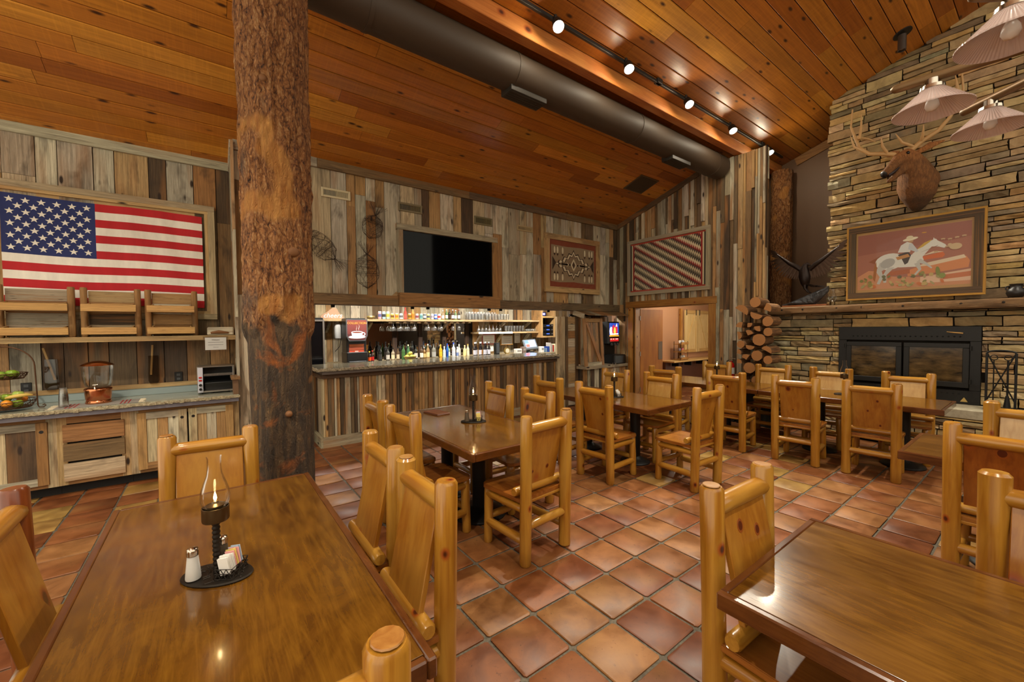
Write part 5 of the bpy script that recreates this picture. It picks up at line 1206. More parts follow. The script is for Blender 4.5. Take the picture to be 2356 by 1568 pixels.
# fruit stand
fst = thing('fruit_stand', 'two tier wire fruit stand with arched handle at the left edge', 'stand', (-1.64, 6.13, ZL + .0065)); M_WI = plain('bronze_wire', (92, 62, 40), .45, .6)
arch = [(.22 * math.cos(a), 0, .42 + .2 * math.sin(a)) for a in [k / 16 * PI for k in range(17)]]
MB().tube([(.23, 0, .02)] + arch + [(-.23, 0, .02)], .006, 8).build('arched_frame', M_WI, fst, 60)
for s in (-1, 1): MB().tube([(s * .23, 0, .02), (s * .24, 0, .0), (s * .27, 0, .0), (s * .285, 0, .015), (s * .275, 0, .028), (s * .262, 0, .02)], .005, 6).build('scroll_foot', M_WI, fst, 60)
def wire_bowl(z, r, h, name):
    b = MB()
    for rr, zz in ((r, z + h), (r * .97, z + h * .6), (r * .86, z + .005)): b.tube([(rr * math.cos(a), rr * math.sin(a), zz) for a in [k / 24 * 2 * PI for k in range(25)]], .004 if zz > z + h * .8 else .0025, 5)
    for k in range(20):
        a = k / 20 * 2 * PI
        for s in (-1, 1): b.tube([(r * .86 * math.cos(a), r * .86 * math.sin(a), z + .005), (r * .96 * math.cos(a + s * .16), r * .96 * math.sin(a + s * .16), z + h * .55), (r * math.cos(a + s * .3), r * math.sin(a + s * .3), z + h)], .002, 4)
    b.lathe([(0, z), (r * .86, z), (r * .86, z + .004), (0, z + .004)], 24)
    return b.build(name, M_WI, fst)
wire_bowl(.015, .22, .07, 'lower_basket'); wire_bowl(.3, .17, .055, 'upper_basket')
APP = MB().lathe([(0, .006), (.012, 0), (.03, .006), (.041, .03), (.04, .05), (.028, .066), (.012, .068), (0, .06)], 18).mesh('apple', 60); APP.materials.append(objcol('apple_skin', .25))
STEM = MB().tube([(0, 0, .06), (.002, 0, .072), (.006, 0, .082)], .0018, 5).mesh('stem'); STEM.materials.append(knot)
ORA = MB().lathe([(0, 0), (.015, .002), (.032, .014), (.04, .036), (.034, .058), (.016, .071), (0, .073)], 18).mesh('orange', 60); ORA.materials.append(objcol('orange_skin', .45))
FRT = [('green_apple', APP, (150, 176, 60), .04, -.02, .09, 'large green apple on top of the lower fruit basket'), ('green_apple', APP, (160, 184, 76), -.06, -.03, .085, 'green apple left of the large one in the lower fruit basket'), ('green_apple', APP, (166, 186, 84), .1, -.05, .072, 'green apple on the right slope of the lower fruit basket'), ('green_apple', APP, (140, 170, 60), .15, -.09, .024, 'green apple against the right rim of the lower fruit basket'), ('orange', ORA, (236, 150, 40), .06, -.15, .024, 'orange at the front of the lower fruit basket'), ('orange', ORA, (222, 130, 40), .12, .06, .06, 'orange behind the apples in the lower fruit basket'), ('red_apple', APP, (160, 26, 24), -.12, -.13, .024, 'dark red apple at the front left of the lower fruit basket'), ('red_apple', APP, (130, 40, 26), -.03, -.16, .024, 'dark red apple beside the front orange in the lower basket'), ('green_apple', APP, (176, 196, 110), -.04, -.1, .06, 'pale green apple above the red apples in the lower basket'),
       ('green_apple', APP, (130, 166, 50), .08, -.06, .31, 'green apple at the right of the upper fruit basket'), ('green_apple', APP, (146, 180, 70), .02, -.11, .31, 'green apple at the front of the upper fruit basket'), ('orange', ORA, (238, 152, 44), -.06, -.1, .31, 'orange at the front left of the upper fruit basket'), ('green_apple', APP, (120, 160, 60), -.02, -.02, .31, 'green apple behind the orange in the upper fruit basket'), ('green_apple', APP, (136, 172, 60), .12, .0, .31, 'green apple at the back right of the upper fruit basket')]
def keepA(p, r):
    up = p.z > .3; zb, rm_ = (.314, .082) if up else (.029, .124); p.z = max(p.z, zb + .0375)
    q = math.hypot(p.x, p.y)
    if q > rm_: p.x *= rm_ / q; p.y *= rm_ / q
FPS = relax([Vector((f[3], f[4], f[5] + .036)) for f in FRT], [.0435] * len(FRT), keepA, 2500)
for k, (nm, me, c, dx, dy, z, lb) in enumerate(FRT):
    dx, dy, z = FPS[k]; o = tag(inst(nm, me, None, (-1.64 + dx, 6.13 + dy, ZL + z - .036), lin(*c), (1, 1, 1), (0.15 * math.sin(k), .15 * math.cos(k * 2), k)), lb, 'fruit', 'fruit on the wire stand')
    if me is APP: inst('stem', STEM, o)
bn = thing('banana', 'ripe yellow banana lying across the lower fruit basket', 'fruit', (-1.5, 6.0, ZL + .13)); MB().tube([(-.09, .02, 0), (-.05, -.01, .012), (0, -.022, .02), (.05, -.012, .024), (.085, .015, .02)], [.007, .016, .018, .016, .005], 10).build('peel', plain('banana_peel', (214, 180, 90), .5), bn, 60); MB().tube([(.085, .015, .02), (.1, .025, .018)], .005, 6).build('stalk', knot, bn)
# toaster
to = thing('toaster', 'stainless steel conveyor toaster at the right end of the left counter', 'toaster', (.05, 6.28, ZL))
M_ST = plain('stainless', (176, 172, 164), .28, .9)
for s in (-1, 1): MB().cbox((s * .175, .0, .17), (.02, .3, .31), .003).build('side_panel', M_ST, to)
MB().cbox((0, 0, .325), (.37, .3, .015), .003).build('top_panel', M_ST, to); MB().cbox((0, .14, .17), (.33, .02, .3), .002).build('back_panel', MGRY, to); MB().cbox((0, 0, .025), (.33, .28, .02), .002).build('bottom_panel', M_ST, to)
MB().cbox((-.155, -.152, .17), (.05, .006, .3), .001).build('control_strip', plain('control_pale', (196, 196, 206), .4), to)
for z in (.2, .165): MB().cbox((-.155, -.157, z), (.03, .008, .018), .001).build('rocker_switch', plain('red_switch', (190, 40, 36), .3), to)
for z in (.11, .06): MB().cyl((-.155, -.155, z), (-.155, -.172, z), .015).build('dial_knob', MBLK, to, 40)
MB().cbox((.025, -.1, .225), (.3, .05, .03), .003).build('feed_grate', M_ST, to)
for k in range(20): MB().box((-.11 + .0145 * k, -.128, .225), (.004, .01, .024)).build('grate_bar', MGRY, to)
MB().cbox((.025, .0, .1), (.28, .2, .12), .004, rot=(.3, 0, 0)).build('slide', MBLK, to)
for sx in (-1, 1):
    for sy in (-1, 1): MB().cyl((sx * .15, sy * .11, 0), (sx * .15, sy * .11, .016), .014).build('foot', MBLK, to)
# wall scoop holders and outlets
for k, (x, lb) in enumerate(((-1.386, 'clear acrylic tongs holder on the wall above the fruit stand'), (-.553, 'clear acrylic tongs holder on the wall right of the dispenser'))):
    s = thing('tongs_holder', lb, 'holder', (x, 6.5, 1.02))
    MB().prism([(-.05, .04), (-.03, 0), (.03, 0), (.05, .04), (.045, .34), (-.045, .34)], .05, Matrix.Translation((0, .03, 0)) @ RX).build('pocket', glass('smoked_acrylic', (.72, .68, .62), .5, .05, .04), s)
    MB().cbox((-.015, 0, .29), (.02, .012, .36), .003, rot=(0, -.22 if k == 0 else .06, 0)).build('tongs', plain('bamboo', (190, 150, 90), .5), s)
for k, (x, z) in enumerate(((-1.58, 1.058), (-.326, 1.085))):
    s = thing('wall_outlet', 'black electrical outlet on the wall %s' % ('behind the fruit stand' if k == 0 else 'left of the toaster'), 'outlet', (x, 6.538, z)); MB().cbox((0, 0, 0), (.08, .01, .12), .003).build('plate', MBLK, s)
    for dz in (-.026, .026): MB().cbox((0, -.006, dz), (.036, .004, .03), .002).build('socket', MGRY, s)
# ================================================================== DOORWAY AND THE ROOM BEYOND
random.seed(71)
M_TAND = pine('door_frame_pine', 'z', 'world', True, ((176, 122, 50), (140, 90, 34), (190, 140, 70)), .4, .1); M_TANY = pine('door_head_pine', 'y', 'world', True, ((160, 108, 44), (124, 78, 28), (176, 126, 60)), .4, .1)
dw_ = thing('door_1', 'pine door casing with an open honey wood door leaf', 'door'); tag(dw_, kind='structure')
for y in (3.86, 5.7): plank('casing', (7.555, y, 1.04), (.04, .13 if y < 5 else .12, 2.08), M_TAND, dw_, (1, 1, 1))
plank('casing_head', (7.55, 4.8, 2.15), (.05, 2.04, .13), M_TANY, dw_, (1, 1, 1))
for y in (3.935, 5.6): plank('jamb', (7.67, y, 1.04), (.19, .03, 2.08), M_TAND, dw_, (1, 1, 1))
plank('jamb_head', (7.67, 4.77, 2.085), (.19, 1.7, .03), M_TANY, dw_, (1, 1, 1))
lf = MB().cbox((8.17, 5.6, 1.03), (.86, .045, 2.04), .003).build('door_leaf', pine('door_leaf_wood', 'z', 'world', False, ((176, 106, 18), (158, 90, 12), (186, 118, 28)), .65, 0.), dw_)
MB().cbox((8.5, 5.574, 1.1), (.16, .004, .42), .001).build('push_plate', plain('bronze_plate', (84, 60, 36), .35, .6), lf)
for z in (.25, 1.05, 1.85): MB().cyl((7.735, 5.575, z - .05), (7.735, 5.575, z + .05), .01).build('hinge', M_SIL, lf)
wall('wall_far_room', (10.0, 6.3, 1.35), (4.6, .1, 2.7), plain('pink_tan_paint', (176, 128, 92), .6), 'pinkish tan wall in the room beyond the doorway')
wall('wall_far_end', (12.35, 5.1, 1.35), (.1, 2.5, 2.7), plain('pink_tan_paint', (176, 128, 92), .6), 'end wall of the room beyond the doorway')
wall('ceiling_far_room', (10.0, 5.05, 2.74), (4.7, 2.5, .06), plain('bar_ceiling', (190, 180, 165), .7), 'ceiling of the room beyond the doorway', 'ceiling')
cl_ = thing('added_ceiling_lamp', 'added unseen ceiling lamp lighting the room beyond the doorway', 'lamp', (9.6, 4.9, 2.6))  # unseen lamp, added to light the far room
MB().lathe([(0, 0), (.12, .01), (.16, .05), (.16, .1), (0, .1)], 24).build('shade', glow('opal_shade', (255, 236, 206), 4), cl_, 50); lamp('far_room_light', 'POINT', (0, 0, -.1), 42, (1, .88, .7), .12, parent=cl_)
fc = thing('service_counter', 'pale live edge shelf counter beyond the doorway', 'counter'); MB().cbox((10.85, 6.05, .74), (2.6, .38, .045), .008).build('slab', pine('pale_slab', 'x', 'world', False, ((214, 176, 110), (196, 150, 84), (224, 192, 134)), .35, .2), fc); MB().box((10.85, 6.17, .36), (2.6, .12, .7)).build('lower_front', plain('dark_brown_panel', (96, 52, 30), .5), fc)
for k in range(4): MB().cbox((9.8 + .6 * k, 5.98, .66), (.03, .2, .1), .004).build('bracket', M_IRON, fc)
PAL = pine('pale_shutter_pine', 'z', 'object', True, ((226, 196, 134), (206, 168, 104), (232, 206, 152)), .5, 0., .5); PALX = pine('pale_shutter_pine_x', 'x', 'object', False, ((206, 166, 100), (180, 136, 72), (214, 180, 120)), .5, 0.)
for k, x in enumerate((10.93, 11.62)):
    s = thing('barn_shutter', 'pale pine barn shutter with a diagonal brace beyond the doorway, %s' % ('left one' if k == 0 else 'right one'), 'shutter', (x, 6.2, .93))
    for q in range(4): plank('shutter_board', (-.24 + .16 * q, .02, .59), (.157, .02, 1.18), PAL, s, (1, 1, 1))
    for sx in (-1, 1): plank('stile', (sx * .29, -.003, .59), (.07, .025, 1.18), PAL, s, (1, 1, 1)); plank('rail', (0, -.003, .59 + sx * .545), (.51, .025, .09), PALX, s, (1, 1, 1))
    inst('brace', unit(PAL), s, (0, -.003, .59), (1, 1, 1), (.07, .025, 1.08), (0, (.42 if k == 0 else -.42), 0))
    for sx in (-1, 1): MB().cbox((sx * .25, -.02, 1.12), (.03, .012, .16), .003).build('strap', M_IRON, s)
plank('window_post', (10.42, 6.2, 1.45), (.08, .06, 1.4), M_TAND, fc, (1, 1, 1))
sr = thing('snack_rack', 'three tier wooden snack rack on the counter beyond the doorway', 'rack', (10.12, 6.02, .763))
for z in (.02, .22, .42): MB().cbox((0, 0, z), (.34, .24, .015), .002).build('tier', M_TAND, sr); MB().cbox((0, -.115, z + .03), (.34, .012, .055), .002).build('tier_lip', M_TAND, sr)
for sx in (-1, 1):
    for sy in (-1, 1): MB().cyl((sx * .16, sy * .1, 0), (sx * .16, sy * .1, .5), .007).build('wire_leg', M_IRON, sr)
for k, (x, z, c, lb) in enumerate(((-.08, .43, (226, 224, 220), 'white snack packet on the top tier of the snack rack, left one'), (.06, .43, (200, 206, 216), 'white snack packet on the top tier of the snack rack, right one'), (-.09, .23, (150, 140, 150), 'grey snack packet on the middle tier of the snack rack'), (.04, .23, (206, 110, 120), 'pink snack packet on the middle tier of the snack rack'), (-.02, .03, (190, 180, 170), 'beige snack packet on the bottom tier of the snack rack'), (.1, .03, (226, 220, 214), 'white snack packet on the bottom tier of the snack rack'))):
    tag(MB().cbox((0, 0, .05), (.1, .05, .09), .015, rot=(-.2, 0, .1)).build('snack_packet', plain('snk%d' % k, c, .4), None, None, (10.12 + x, 6.0, .763 + z)), lb, 'packet', 'snack packets')
# ================================================================== FIREPLACE
mt_ = thing('mantel', 'thick rough hewn timber mantel across the stone chimney', 'mantel')
def rough_beam(x0, x1, y0, y1, z0, z1, n=40):
    vs = []; fs = []
    for i in range(n + 1):
        y = y0 + (y1 - y0) * i / n; j = lambda a: random.uniform(-a, a)
        vs += [(x0 + .012 + j(.004), y, z1), (x0 + j(.008), y, z1 - .02), (x0 + j(.01), y, (z0 + z1) / 2 + j(.01)), (x0 + .004 + j(.012), y, z0 + .015), (x0 + .02 + j(.012), y, z0 + j(.006)), (x1, y, z0), (x1, y, z1)]
    for i in range(n):
        for k in range(7): fs.append((i * 7 + k, i * 7 + (k + 1) % 7, (i + 1) * 7 + (k + 1) % 7, (i + 1) * 7 + k))
    fs += [tuple(range(6, -1, -1)), tuple(n * 7 + k for k in range(7))]
    return MB().add(vs, fs)
rough_beam(7.8, 8.14, -.85, 3.12, 1.85, 1.965).build('timber', barn('mantel_wood', 'y', dark=.6, warm=.35), mt_, 30, color=lin(132, 102, 68))
for y in (.4, .75, 1.3, 1.75, 2.05, 2.5, 2.8): MB().lathe([(0, 0), (.013, .001), (.015, .004), (0, .007)], 10, M=Matrix.Translation((7.8, y, 1.915)) @ Matrix.Rotation(-PI / 2, 4, 'Y')).build('bolt_head', M_STEEL, mt_, 40)
fi = thing('fireplace_insert', 'black steel fireplace insert with two glass doors', 'fireplace', (8.0, 1.32, .595)); tag(fi, kind=None)
M_BS = plain('black_steel', (30, 29, 28), .45, .3)
W2, H2 = .74, 1.03
MB().cbox((0, 0, .09), (.05, 2 * W2, .18), .004).build('lower_plate', M_BS, fi); MB().cbox((0, 0, .93), (.05, 2 * W2, .2), .004).build('upper_plate', M_BS, fi)
for s in (-1, 1): MB().cbox((0, s * (W2 - .05), .505), (.05, .1, .65), .004).build('side_plate', M_BS, fi)
MB().box((.16, 0, .5), (.02, 1.3, .66)).build('firebox_back', plain('soot', (34, 28, 20), .95), fi)
for s in (-1, 1):
    d = MB().cbox((-.03, s * .325, .77), (.035, .63, .06), .004).build('door_frame', M_BS, fi); MB().cbox((-.03, s * .325, .25), (.035, .63, .07), .004).build('door_frame', M_BS, fi)
    for q in (-1, 1): MB().cbox((-.03, s * .325 + q * .285, .51), (.035, .06, .46), .004).build('door_frame', M_BS, fi)
    t = NT('sooty_glass%d' % (s + 1)); p = t.coords('object', False); nn = t.noise(t.vmath('MULTIPLY', p, (1, 3, 9)), 1.4, 4, .6)
    MB().box((-.028, s * .325, .51), (.006, .52, .47)).build('door_glass', t.fin(t.mix(t.rng(nn, .35, .7), lin(30, 24, 16), lin(104, 82, 50)), .12), fi)
    for z in (.3, .74): MB().cyl((-.05, s * .65, z - .03), (-.05, s * .65, z + .03), .012).build('hinge', M_BS, fi)
HOLE = MB().cyl((-.027, 0, 0), (-.0255, 0, 0), .011, n=10).mesh('vent_hole'); HOLE.materials.append(plain('pitch_black', (6, 6, 6), .9))
for k in range(22): inst('vent_hole', HOLE, fi, (0, .56 - .053 * k, .89))
for k in range(22): inst('vent_hole', HOLE, fi, (0, .56 - .053 * k, .13))
MB().prism([(-.035, -.03), (.035, -.03), (0, .03)], .002, Matrix.Translation((-.027, -.6, .06)) @ Matrix.Rotation(-PI / 2, 4, 'Z') @ RX).build('warning_sticker', plain('sticker', (190, 160, 90), .5), fi)
MB().tube([(-.03, -.43, .955), (-.05, -.5, .945), (-.05, -.58, .935)], [.006, .009, .01], 8).build('door_key', plain('bamboo', (190, 150, 90), .5), fi, 50)
# tool set
ts = thing('fire_tool_stand', 'black iron fire tool stand on the hearth right of the fireplace', 'stand', (7.72, .4, .595))
for s in (-1, 1): MB().cbox((0, s * .115, .35), (.03, .022, .7), .003).build('upright', M_IRON, ts)
MB().tube([(0, .115 * math.cos(a), .7 + .03 * math.sin(a)) for a in [k / 8 * PI for k in range(9)]], .012, 6).build('top_bow', M_IRON, ts); MB().cbox((0, 0, .02), (.2, .26, .02), .004).build('base', M_IRON, ts)
for s in (-1, 1): MB().tube([(0, s * .115, .7), (-.0, -s * .115, .1)], .007, 6).build('cross_brace', M_IRON, ts)
for k, (y, lb) in enumerate(((.055, 'black iron fire poker with ring handle hanging on the tool stand'), (-.055, 'black hearth brush with ring handle hanging on the tool stand'))):
    p_ = thing('fire_poker' if k == 0 else 'hearth_brush', lb, 'fire tool', (7.675, .4 + y, .62)); MB().tube([(0, .03 * math.cos(a), .62 + .03 * math.sin(a)) for a in [q / 12 * 2 * PI for q in range(13)]], .005, 6).build('ring_handle', M_IRON, p_, 60); MB().tube([(0, 0, .59), (0, 0, .05)], .006 if k == 0 else .009, 8).build('shaft', M_IRON, p_)
    (MB().tube([(0, 0, .05), (0, .02, .03), (0, .045, .05)], .006, 6) if k == 0 else MB().tube([(0, 0, .16), (0, 0, .02)], [.014, .032], 10)).build('tip' if k == 0 else 'bristles', M_IRON, p_)
# ---- firewood stack
random.seed(73)
t = NT('log_cut_end'); p = t.coords('object', False); 
sx_ = t.n('SeparateXYZ', {0: p}); rr = t.math('SQRT', t.math('ADD', t.math('POWER', sx_.outputs[1], 2.), t.math('POWER', sx_.outputs[2], 2.)))
rg = t.math('PINGPONG', t.math('ADD', rr, t.math('MULTIPLY', t.noise(p, 9, 3), .02)), .009)
M_CUT = t.fin(t.mix(t.rng(rg, 0, .009), lin(150, 98, 52), lin(184, 130, 76)), .8)
t = NT('firewood_bark'); p = t.coords('object'); n = t.noise(t.vmath('MULTIPLY', p, (2, 14, 14)), 1.6, 5, .7)
M_FB = t.fin(t.ramp(n, [(.3, lin(66, 44, 28)), (.55, lin(126, 88, 52)), (.75, lin(176, 128, 76))]), .9, t.bump(n, .7, .015))
def firewood(y, z, r, kind, rot, x=7.36, L=.35, tilt=0.):
    o = thing('firewood_log', None, None, (x, y, z)); o.rotation_euler = (rot, tilt, random.uniform(-.03, .03))
    n = 14; 
    if kind == 'r': prof = [(r * math.cos(2 * PI * k / n) * random.uniform(.94, 1.04), r * math.sin(2 * PI * k / n) * random.uniform(.94, 1.04)) for k in range(n)]
    elif kind == 'h': prof = [(r * math.cos(PI * k / 9), r * math.sin(PI * k / 9) * .95 - r * .35) for k in range(10)]
    else: prof = [(0, -r * .6)] + [(r * 1.15 * math.cos(PI * .22 + PI * .56 * k / 6), -r * .6 + r * 1.35 * math.sin(PI * .22 + PI * .56 * k / 6)) for k in range(7)]
    m = len(prof); vs = [(-L / 2, a, b) for a, b in prof] + [(L / 2, a * .96, b * .96) for a, b in prof]
    MB().add(vs, [tuple(range(m, 2 * m))] + [(i, i + m, (i + 1) % m + m, (i + 1) % m) for i in range(m)]).build('bark', M_FB, o, 50)
    MB().add([(-L / 2 - .001, a, b) for a, b in prof], [tuple(range(m))]).build('cut_end', M_CUT, o)
    return o
FWD = [(3.02, 1.985, .075, 'r', 0, .12, 'round pale log lying on top of the firewood stack'), (3.11, 1.835, .1, 'h', .6, 0, 'large half round log near the top of the firewood stack'), (2.93, 1.79, .085, 'h', 3.5, 0, 'half round log with its flat side up under the top log'), (2.78, 1.85, .075, 'w', 1.2, 0, 'wedge shaped log under the mantel end'), (3.2, 1.655, .065, 'w', -.6, .06, 'splintered pale log at the left edge of the stack'), (3.07, 1.655, .05, 'w', 2.4, 0, 'small dark wedge log beside the splintered one'), (2.92, 1.625, .06, 'w', 3.8, 0, 'pale split log in the upper middle of the stack'), (2.77, 1.67, .07, 'r', 0, 0, 'bark covered round log at the right edge, upper part'), (3.14, 1.47, .06, 'h', 1.4, 0, 'half log with pale flat face at the left, upper middle'), (3.0, 1.475, .06, 'w', .4, 0, 'broken pale log in the middle of the stack'), (2.86, 1.41, .085, 'r', 0, 0, 'large round log with cracked end at the right, middle'), (3.14, 1.34, .055, 'r', .3, 0, 'grey bark log at the left, middle'), (3.0, 1.315, .06, 'h', 3.3, 0, 'dark half log low in the middle of the stack'), (2.74, 1.53, .06, 'r', 0, 0, 'dark bark log at the right edge, middle'), (3.18, 1.18, .05, 'w', 1.1, 0, 'small orange wedge log at the left, lower middle'), (3.07, 1.17, .06, 'w', -.2, 0, 'orange wedge log left of the round lower logs'), (2.93, 1.225, .075, 'r', 0, 0, 'round orange log in the lower middle'), (2.79, 1.235, .07, 'h', .5, 0, 'half round orange log at the right, lower middle'), (2.81, 1.08, .06, 'r', 0, 0, 'grey round log at the right, lower part'), (3.06, .99, .08, 'r', 0, 0, 'large rough ended round log near the bottom left'), (2.87, .965, .09, 'h', .1, 0, 'large half round log near the bottom right'), (3.18, 1.03, .05, 'w', .8, 0, 'small wedge log beside the extinguisher'), (2.92, .82, .065, 'r', 0, 0, 'pale round log at the bottom of the stack'), (3.08, .8, .07, 'h', 2.8, 0, 'half log at the bottom left of the stack'), (2.78, .8, .065, 'r', 0, 0, 'round log at the bottom right of the stack'), (2.98, .68, .07, 'r', 0, 0, 'round log lying on the hearth under the stack')]
def keepL(p, r):
    p.x = 0; p.y = min(max(p.y, 2.69 + r), 3.29 - r); p.z = max(p.z, .585 + r)
FLP = relax([Vector((0, f[0], f[1])) for f in FWD], [f[2] * 1.15 * 1.05 + .006 for f in FWD], keepL, 600)
for (y, z, r, k, rt_, ti, lb), p in zip(FWD, FLP): tag(firewood(p.y, p.z, r * 1.15, k, rt_, tilt=ti * .3), lb, 'log', 'stacked firewood')
wr = thing('firewood_rack', 'black steel firewood rack holding the log stack', 'rack', (7.36, 2.96, .0))
for y in (-.36, .38): MB().cbox((.12, y, .7), (.02, .02, .28), .002).build('upright', M_IRON, wr)
MB().box((0, 0, .27), (.3, .6, .54)).build('stone_plinth', M_MORT, wr)
for z in (.56,): MB().cbox((0, 0, z), (.36, .8, .03), .003).build('rack_floor', M_IRON, wr)
# extinguisher
ex = thing('fire_extinguisher', 'small red fire extinguisher standing left of the firewood', 'extinguisher', (7.33, 3.41, .66))
MB().lathe([(0, 0), (.05, 0), (.055, .01), (.055, .3), (.045, .34), (.02, .36), (.018, .38), (0, .38)], 20).build('cylinder', plain('extinguisher_red', (190, 24, 20), .25), ex, 45); MB().tube([(0, 0, .16), (0, 0, .27)], .0556, 20, caps=False).build('label_band', plain('paper', (236, 234, 228), .7), ex, 40)
MB().cbox((0, 0, .4), (.03, .07, .03), .004).build('valve', M_CHROME, ex); MB().cbox((-.0, -.03, .43), (.014, .1, .012), .003, rot=(.2, 0, 0)).build('lever', M_CHROME, ex); MB().tube([(0, .03, .4), (0, .07, .38), (-.01, .075, .25), (-.01, .07, .12)], .008, 8).build('hose', MBLK, ex, 60)
exs = thing('extinguisher_bracket', 'small wall stand under the fire extinguisher', 'stand', (7.33, 3.41, 0)); MB().cbox((0, 0, .33), (.05, .05, .6), .004).build('pole', M_IRON, exs); MB().cbox((0, 0, .645), (.13, .13, .02), .004).build('plate', M_IRON, exs); MB().cbox((0, 0, .01), (.2, .2, .02), .004).build('base', M_IRON, exs)
# ================================================================== ON THE MANTEL
ZM = 1.9675
pic = thing('framed_picture', 'large framed western print of a rider on a white horse', 'picture', (8.05, 1.278, 2.6), -PI / 2)
pic.rotation_euler = (.0, 0, -PI / 2)
PW, PH = 1.43, 1.13
frame_rect(pic, PW, PH, .03, .05, barn('pic_edge_x', 'x', 'object', warm=.9), barn('pic_edge_z', 'z', 'object', warm=.9), lin(206, 156, 70), y=.0, name='outer_edge'); frame_rect(pic, PW - .05, PH - .05, .085, .045, barn('barn_obj_x', 'x', 'object'), barn('barn_obj_z', 'z', 'object'), lin(92, 76, 58), y=-.005)
MB().box((0, .015, 0), (PW - .16, .02, PH - .16)).build('mat_board', plain('picture_mat', (190, 150, 98), .8), pic)
a, b = .54, .385; PS_ = 1.08
HW = (226, 226, 218); P_ = []
P_.append(((170, 112, 92), [(-a, -b), (a, -b), (a, b), (-a, b)])); P_.append(((156, 98, 82), [(-a, .1), (a, .2), (a, b), (-a, b)]))
P_.append(((206, 146, 106), [(-a, -.2), (-.42, -.12), (-.3, -.14), (-.2, -.22), (.1, -.26), (a, -.3), (a, -b), (-a, -b)])); P_.append(((214, 140, 90), [(-.02, -.16), (.14, -.1), (.5, -.04), (a - .01, -.1), (a - .02, -.18), (.2, -.22), (-.02, -.24)])); P_.append(((226, 206, 176), [(.04, -.12), (.16, -.08), (.48, -.02), (.5, -.06), (.2, -.12)])); P_.append(((210, 110, 60), [(.1, -.0), (.3, .04), (.32, .0), (.3, -.03), (.12, -.04)])); P_.append(((232, 210, 180), [(.1, .01), (.22, .06), (.31, .04), (.2, .03)]))
P_.append(((226, 190, 160), [(.1, -.26), (a, -.2), (a, -.34), (.1, -.34)])); P_.append(((200, 120, 80), [(.32, -.25), (a, -.23), (a, -.29), (.3, -.31)]))
P_.append(((150, 90, 60), [(-.42, .0), (-.3, .07), (-.2, .06), (-.12, -.02), (-.14, -.1), (-.3, -.06)])); P_.append(((176, 100, 60), [(-.3, -.16), (.0, -.14), (.0, -.2), (-.28, -.22)]))
# horse: body, neck, head, legs
P_.append((HW, ell(-.2, -.02, .15, .11, 20, rot=.1))); P_.append((HW, [(-.16, .07), (0, .04), (.1, .06), (.13, -.04), (.06, -.12), (-.1, -.11), (-.2, -.08)])); P_.append((HW, [(.02, .05), (.12, .16), (.2, .2), (.24, .16), (.2, .12), (.13, .02), (.08, -.06)])); P_.append((HW, [(.2, .2), (.235, .215), (.25, .19), (.32, .13), (.335, .1), (.31, .085), (.26, .11), (.2, .12)])); P_.append((HW, [(.21, .2), (.215, .235), (.23, .205)]))
for q in ([(-.3, -.02), (-.34, -.14), (-.3, -.22), (-.33, -.31), (-.3, -.32), (-.26, -.22), (-.28, -.14), (-.2, -.08)], [(-.22, -.1), (-.27, -.2), (-.26, -.3), (-.23, -.3), (-.23, -.2), (-.15, -.1)], [(.04, -.08), (.08, -.16), (.04, -.22), (.06, -.23), (.11, -.16), (.09, -.06)], [(.06, -.06), (.14, -.1), (.2, -.16), (.21, -.15), (.16, -.08), (.1, -.02)]): P_.append(((196, 196, 190), q))
P_.append(((170, 110, 60), [(-.34, .0), (-.36, -.08), (-.37, -.24), (-.35, -.28), (-.33, -.12)])); P_.append(((176, 176, 172), ell(-.22, -.04, .08, .06, 14, rot=.5))); P_.append(((206, 170, 70), [(.06, .1), (.13, .18), (.2, .21), (.18, .18), (.12, .13)]))
# rider
P_.append(((70, 60, 56), [(-.12, .06), (-.02, .09), (.01, .04), (-.02, -.06), (-.05, -.08), (-.08, 0)])); P_.append(((226, 226, 222), [(-.12, .09), (-.09, .18), (-.03, .22), (.02, .19), (.0, .08)])); P_.append(((200, 206, 210), [(-.01, .19), (.02, .19), (.08, .08), (.06, .07), (-.02, .12)])); P_.append(((190, 150, 110), ell(.005, .225, .025, .025, 10))); P_.append(((236, 226, 196), ell(.0, .25, .075, .02, 14, rot=.15))); P_.append(((226, 214, 180), ell(-.005, .27, .035, .025, 12))); P_.append(((196, 140, 80), [(-.14, .03), (-.02, .06), (0, .02), (-.12, -.01)])); P_.append(((120, 90, 60), [(.1, .06), (.12, .07), (.26, .13), (.25, .12)]))
for k in range(46):
    x = random.uniform(-a + .04, .3); z = -b + .03 + random.random() ** 1.6 * .15; c = random.choice(((150, 140, 80), (126, 126, 70), (196, 170, 110), (206, 120, 70), (170, 160, 110), (110, 106, 70))); P_.append((c, ell(x, z, random.uniform(.015, .035), random.uniform(.01, .025), 7, rot=random.uniform(0, 3))))
P_.append(((130, 140, 70), ell(.26, -.2, .02, .06, 10, rot=.1))); P_.append(((140, 150, 80), ell(.3, -.26, .03, .035, 10)))
P_.append(((206, 180, 140), ell(.41, .09, .055, .04, 12))); P_.append(((206, 180, 140), ell(.36, .12, .02, .015, 8)))
for k, (x, z) in enumerate(((.3, .2), (.36, .19), (.42, .2), (.48, .21), (.24, .05), (.34, .1))): P_.append(((200, 170, 130), ell(x, z, .022, .009, 8))); P_.append(((200, 170, 130), [(x - .015, z), (x - .012, z - .022), (x - .008, z)])); P_.append(((200, 170, 130), [(x + .01, z), (x + .013, z - .022), (x + .017, z)]))
P_.append(((206, 150, 60), ell(.13, .31, .025, .008, 8)))
art('print', P_, pic, Matrix.Translation((0, .004, 0)) @ RX @ Matrix.Scale(PS_, 4), step=.00012)
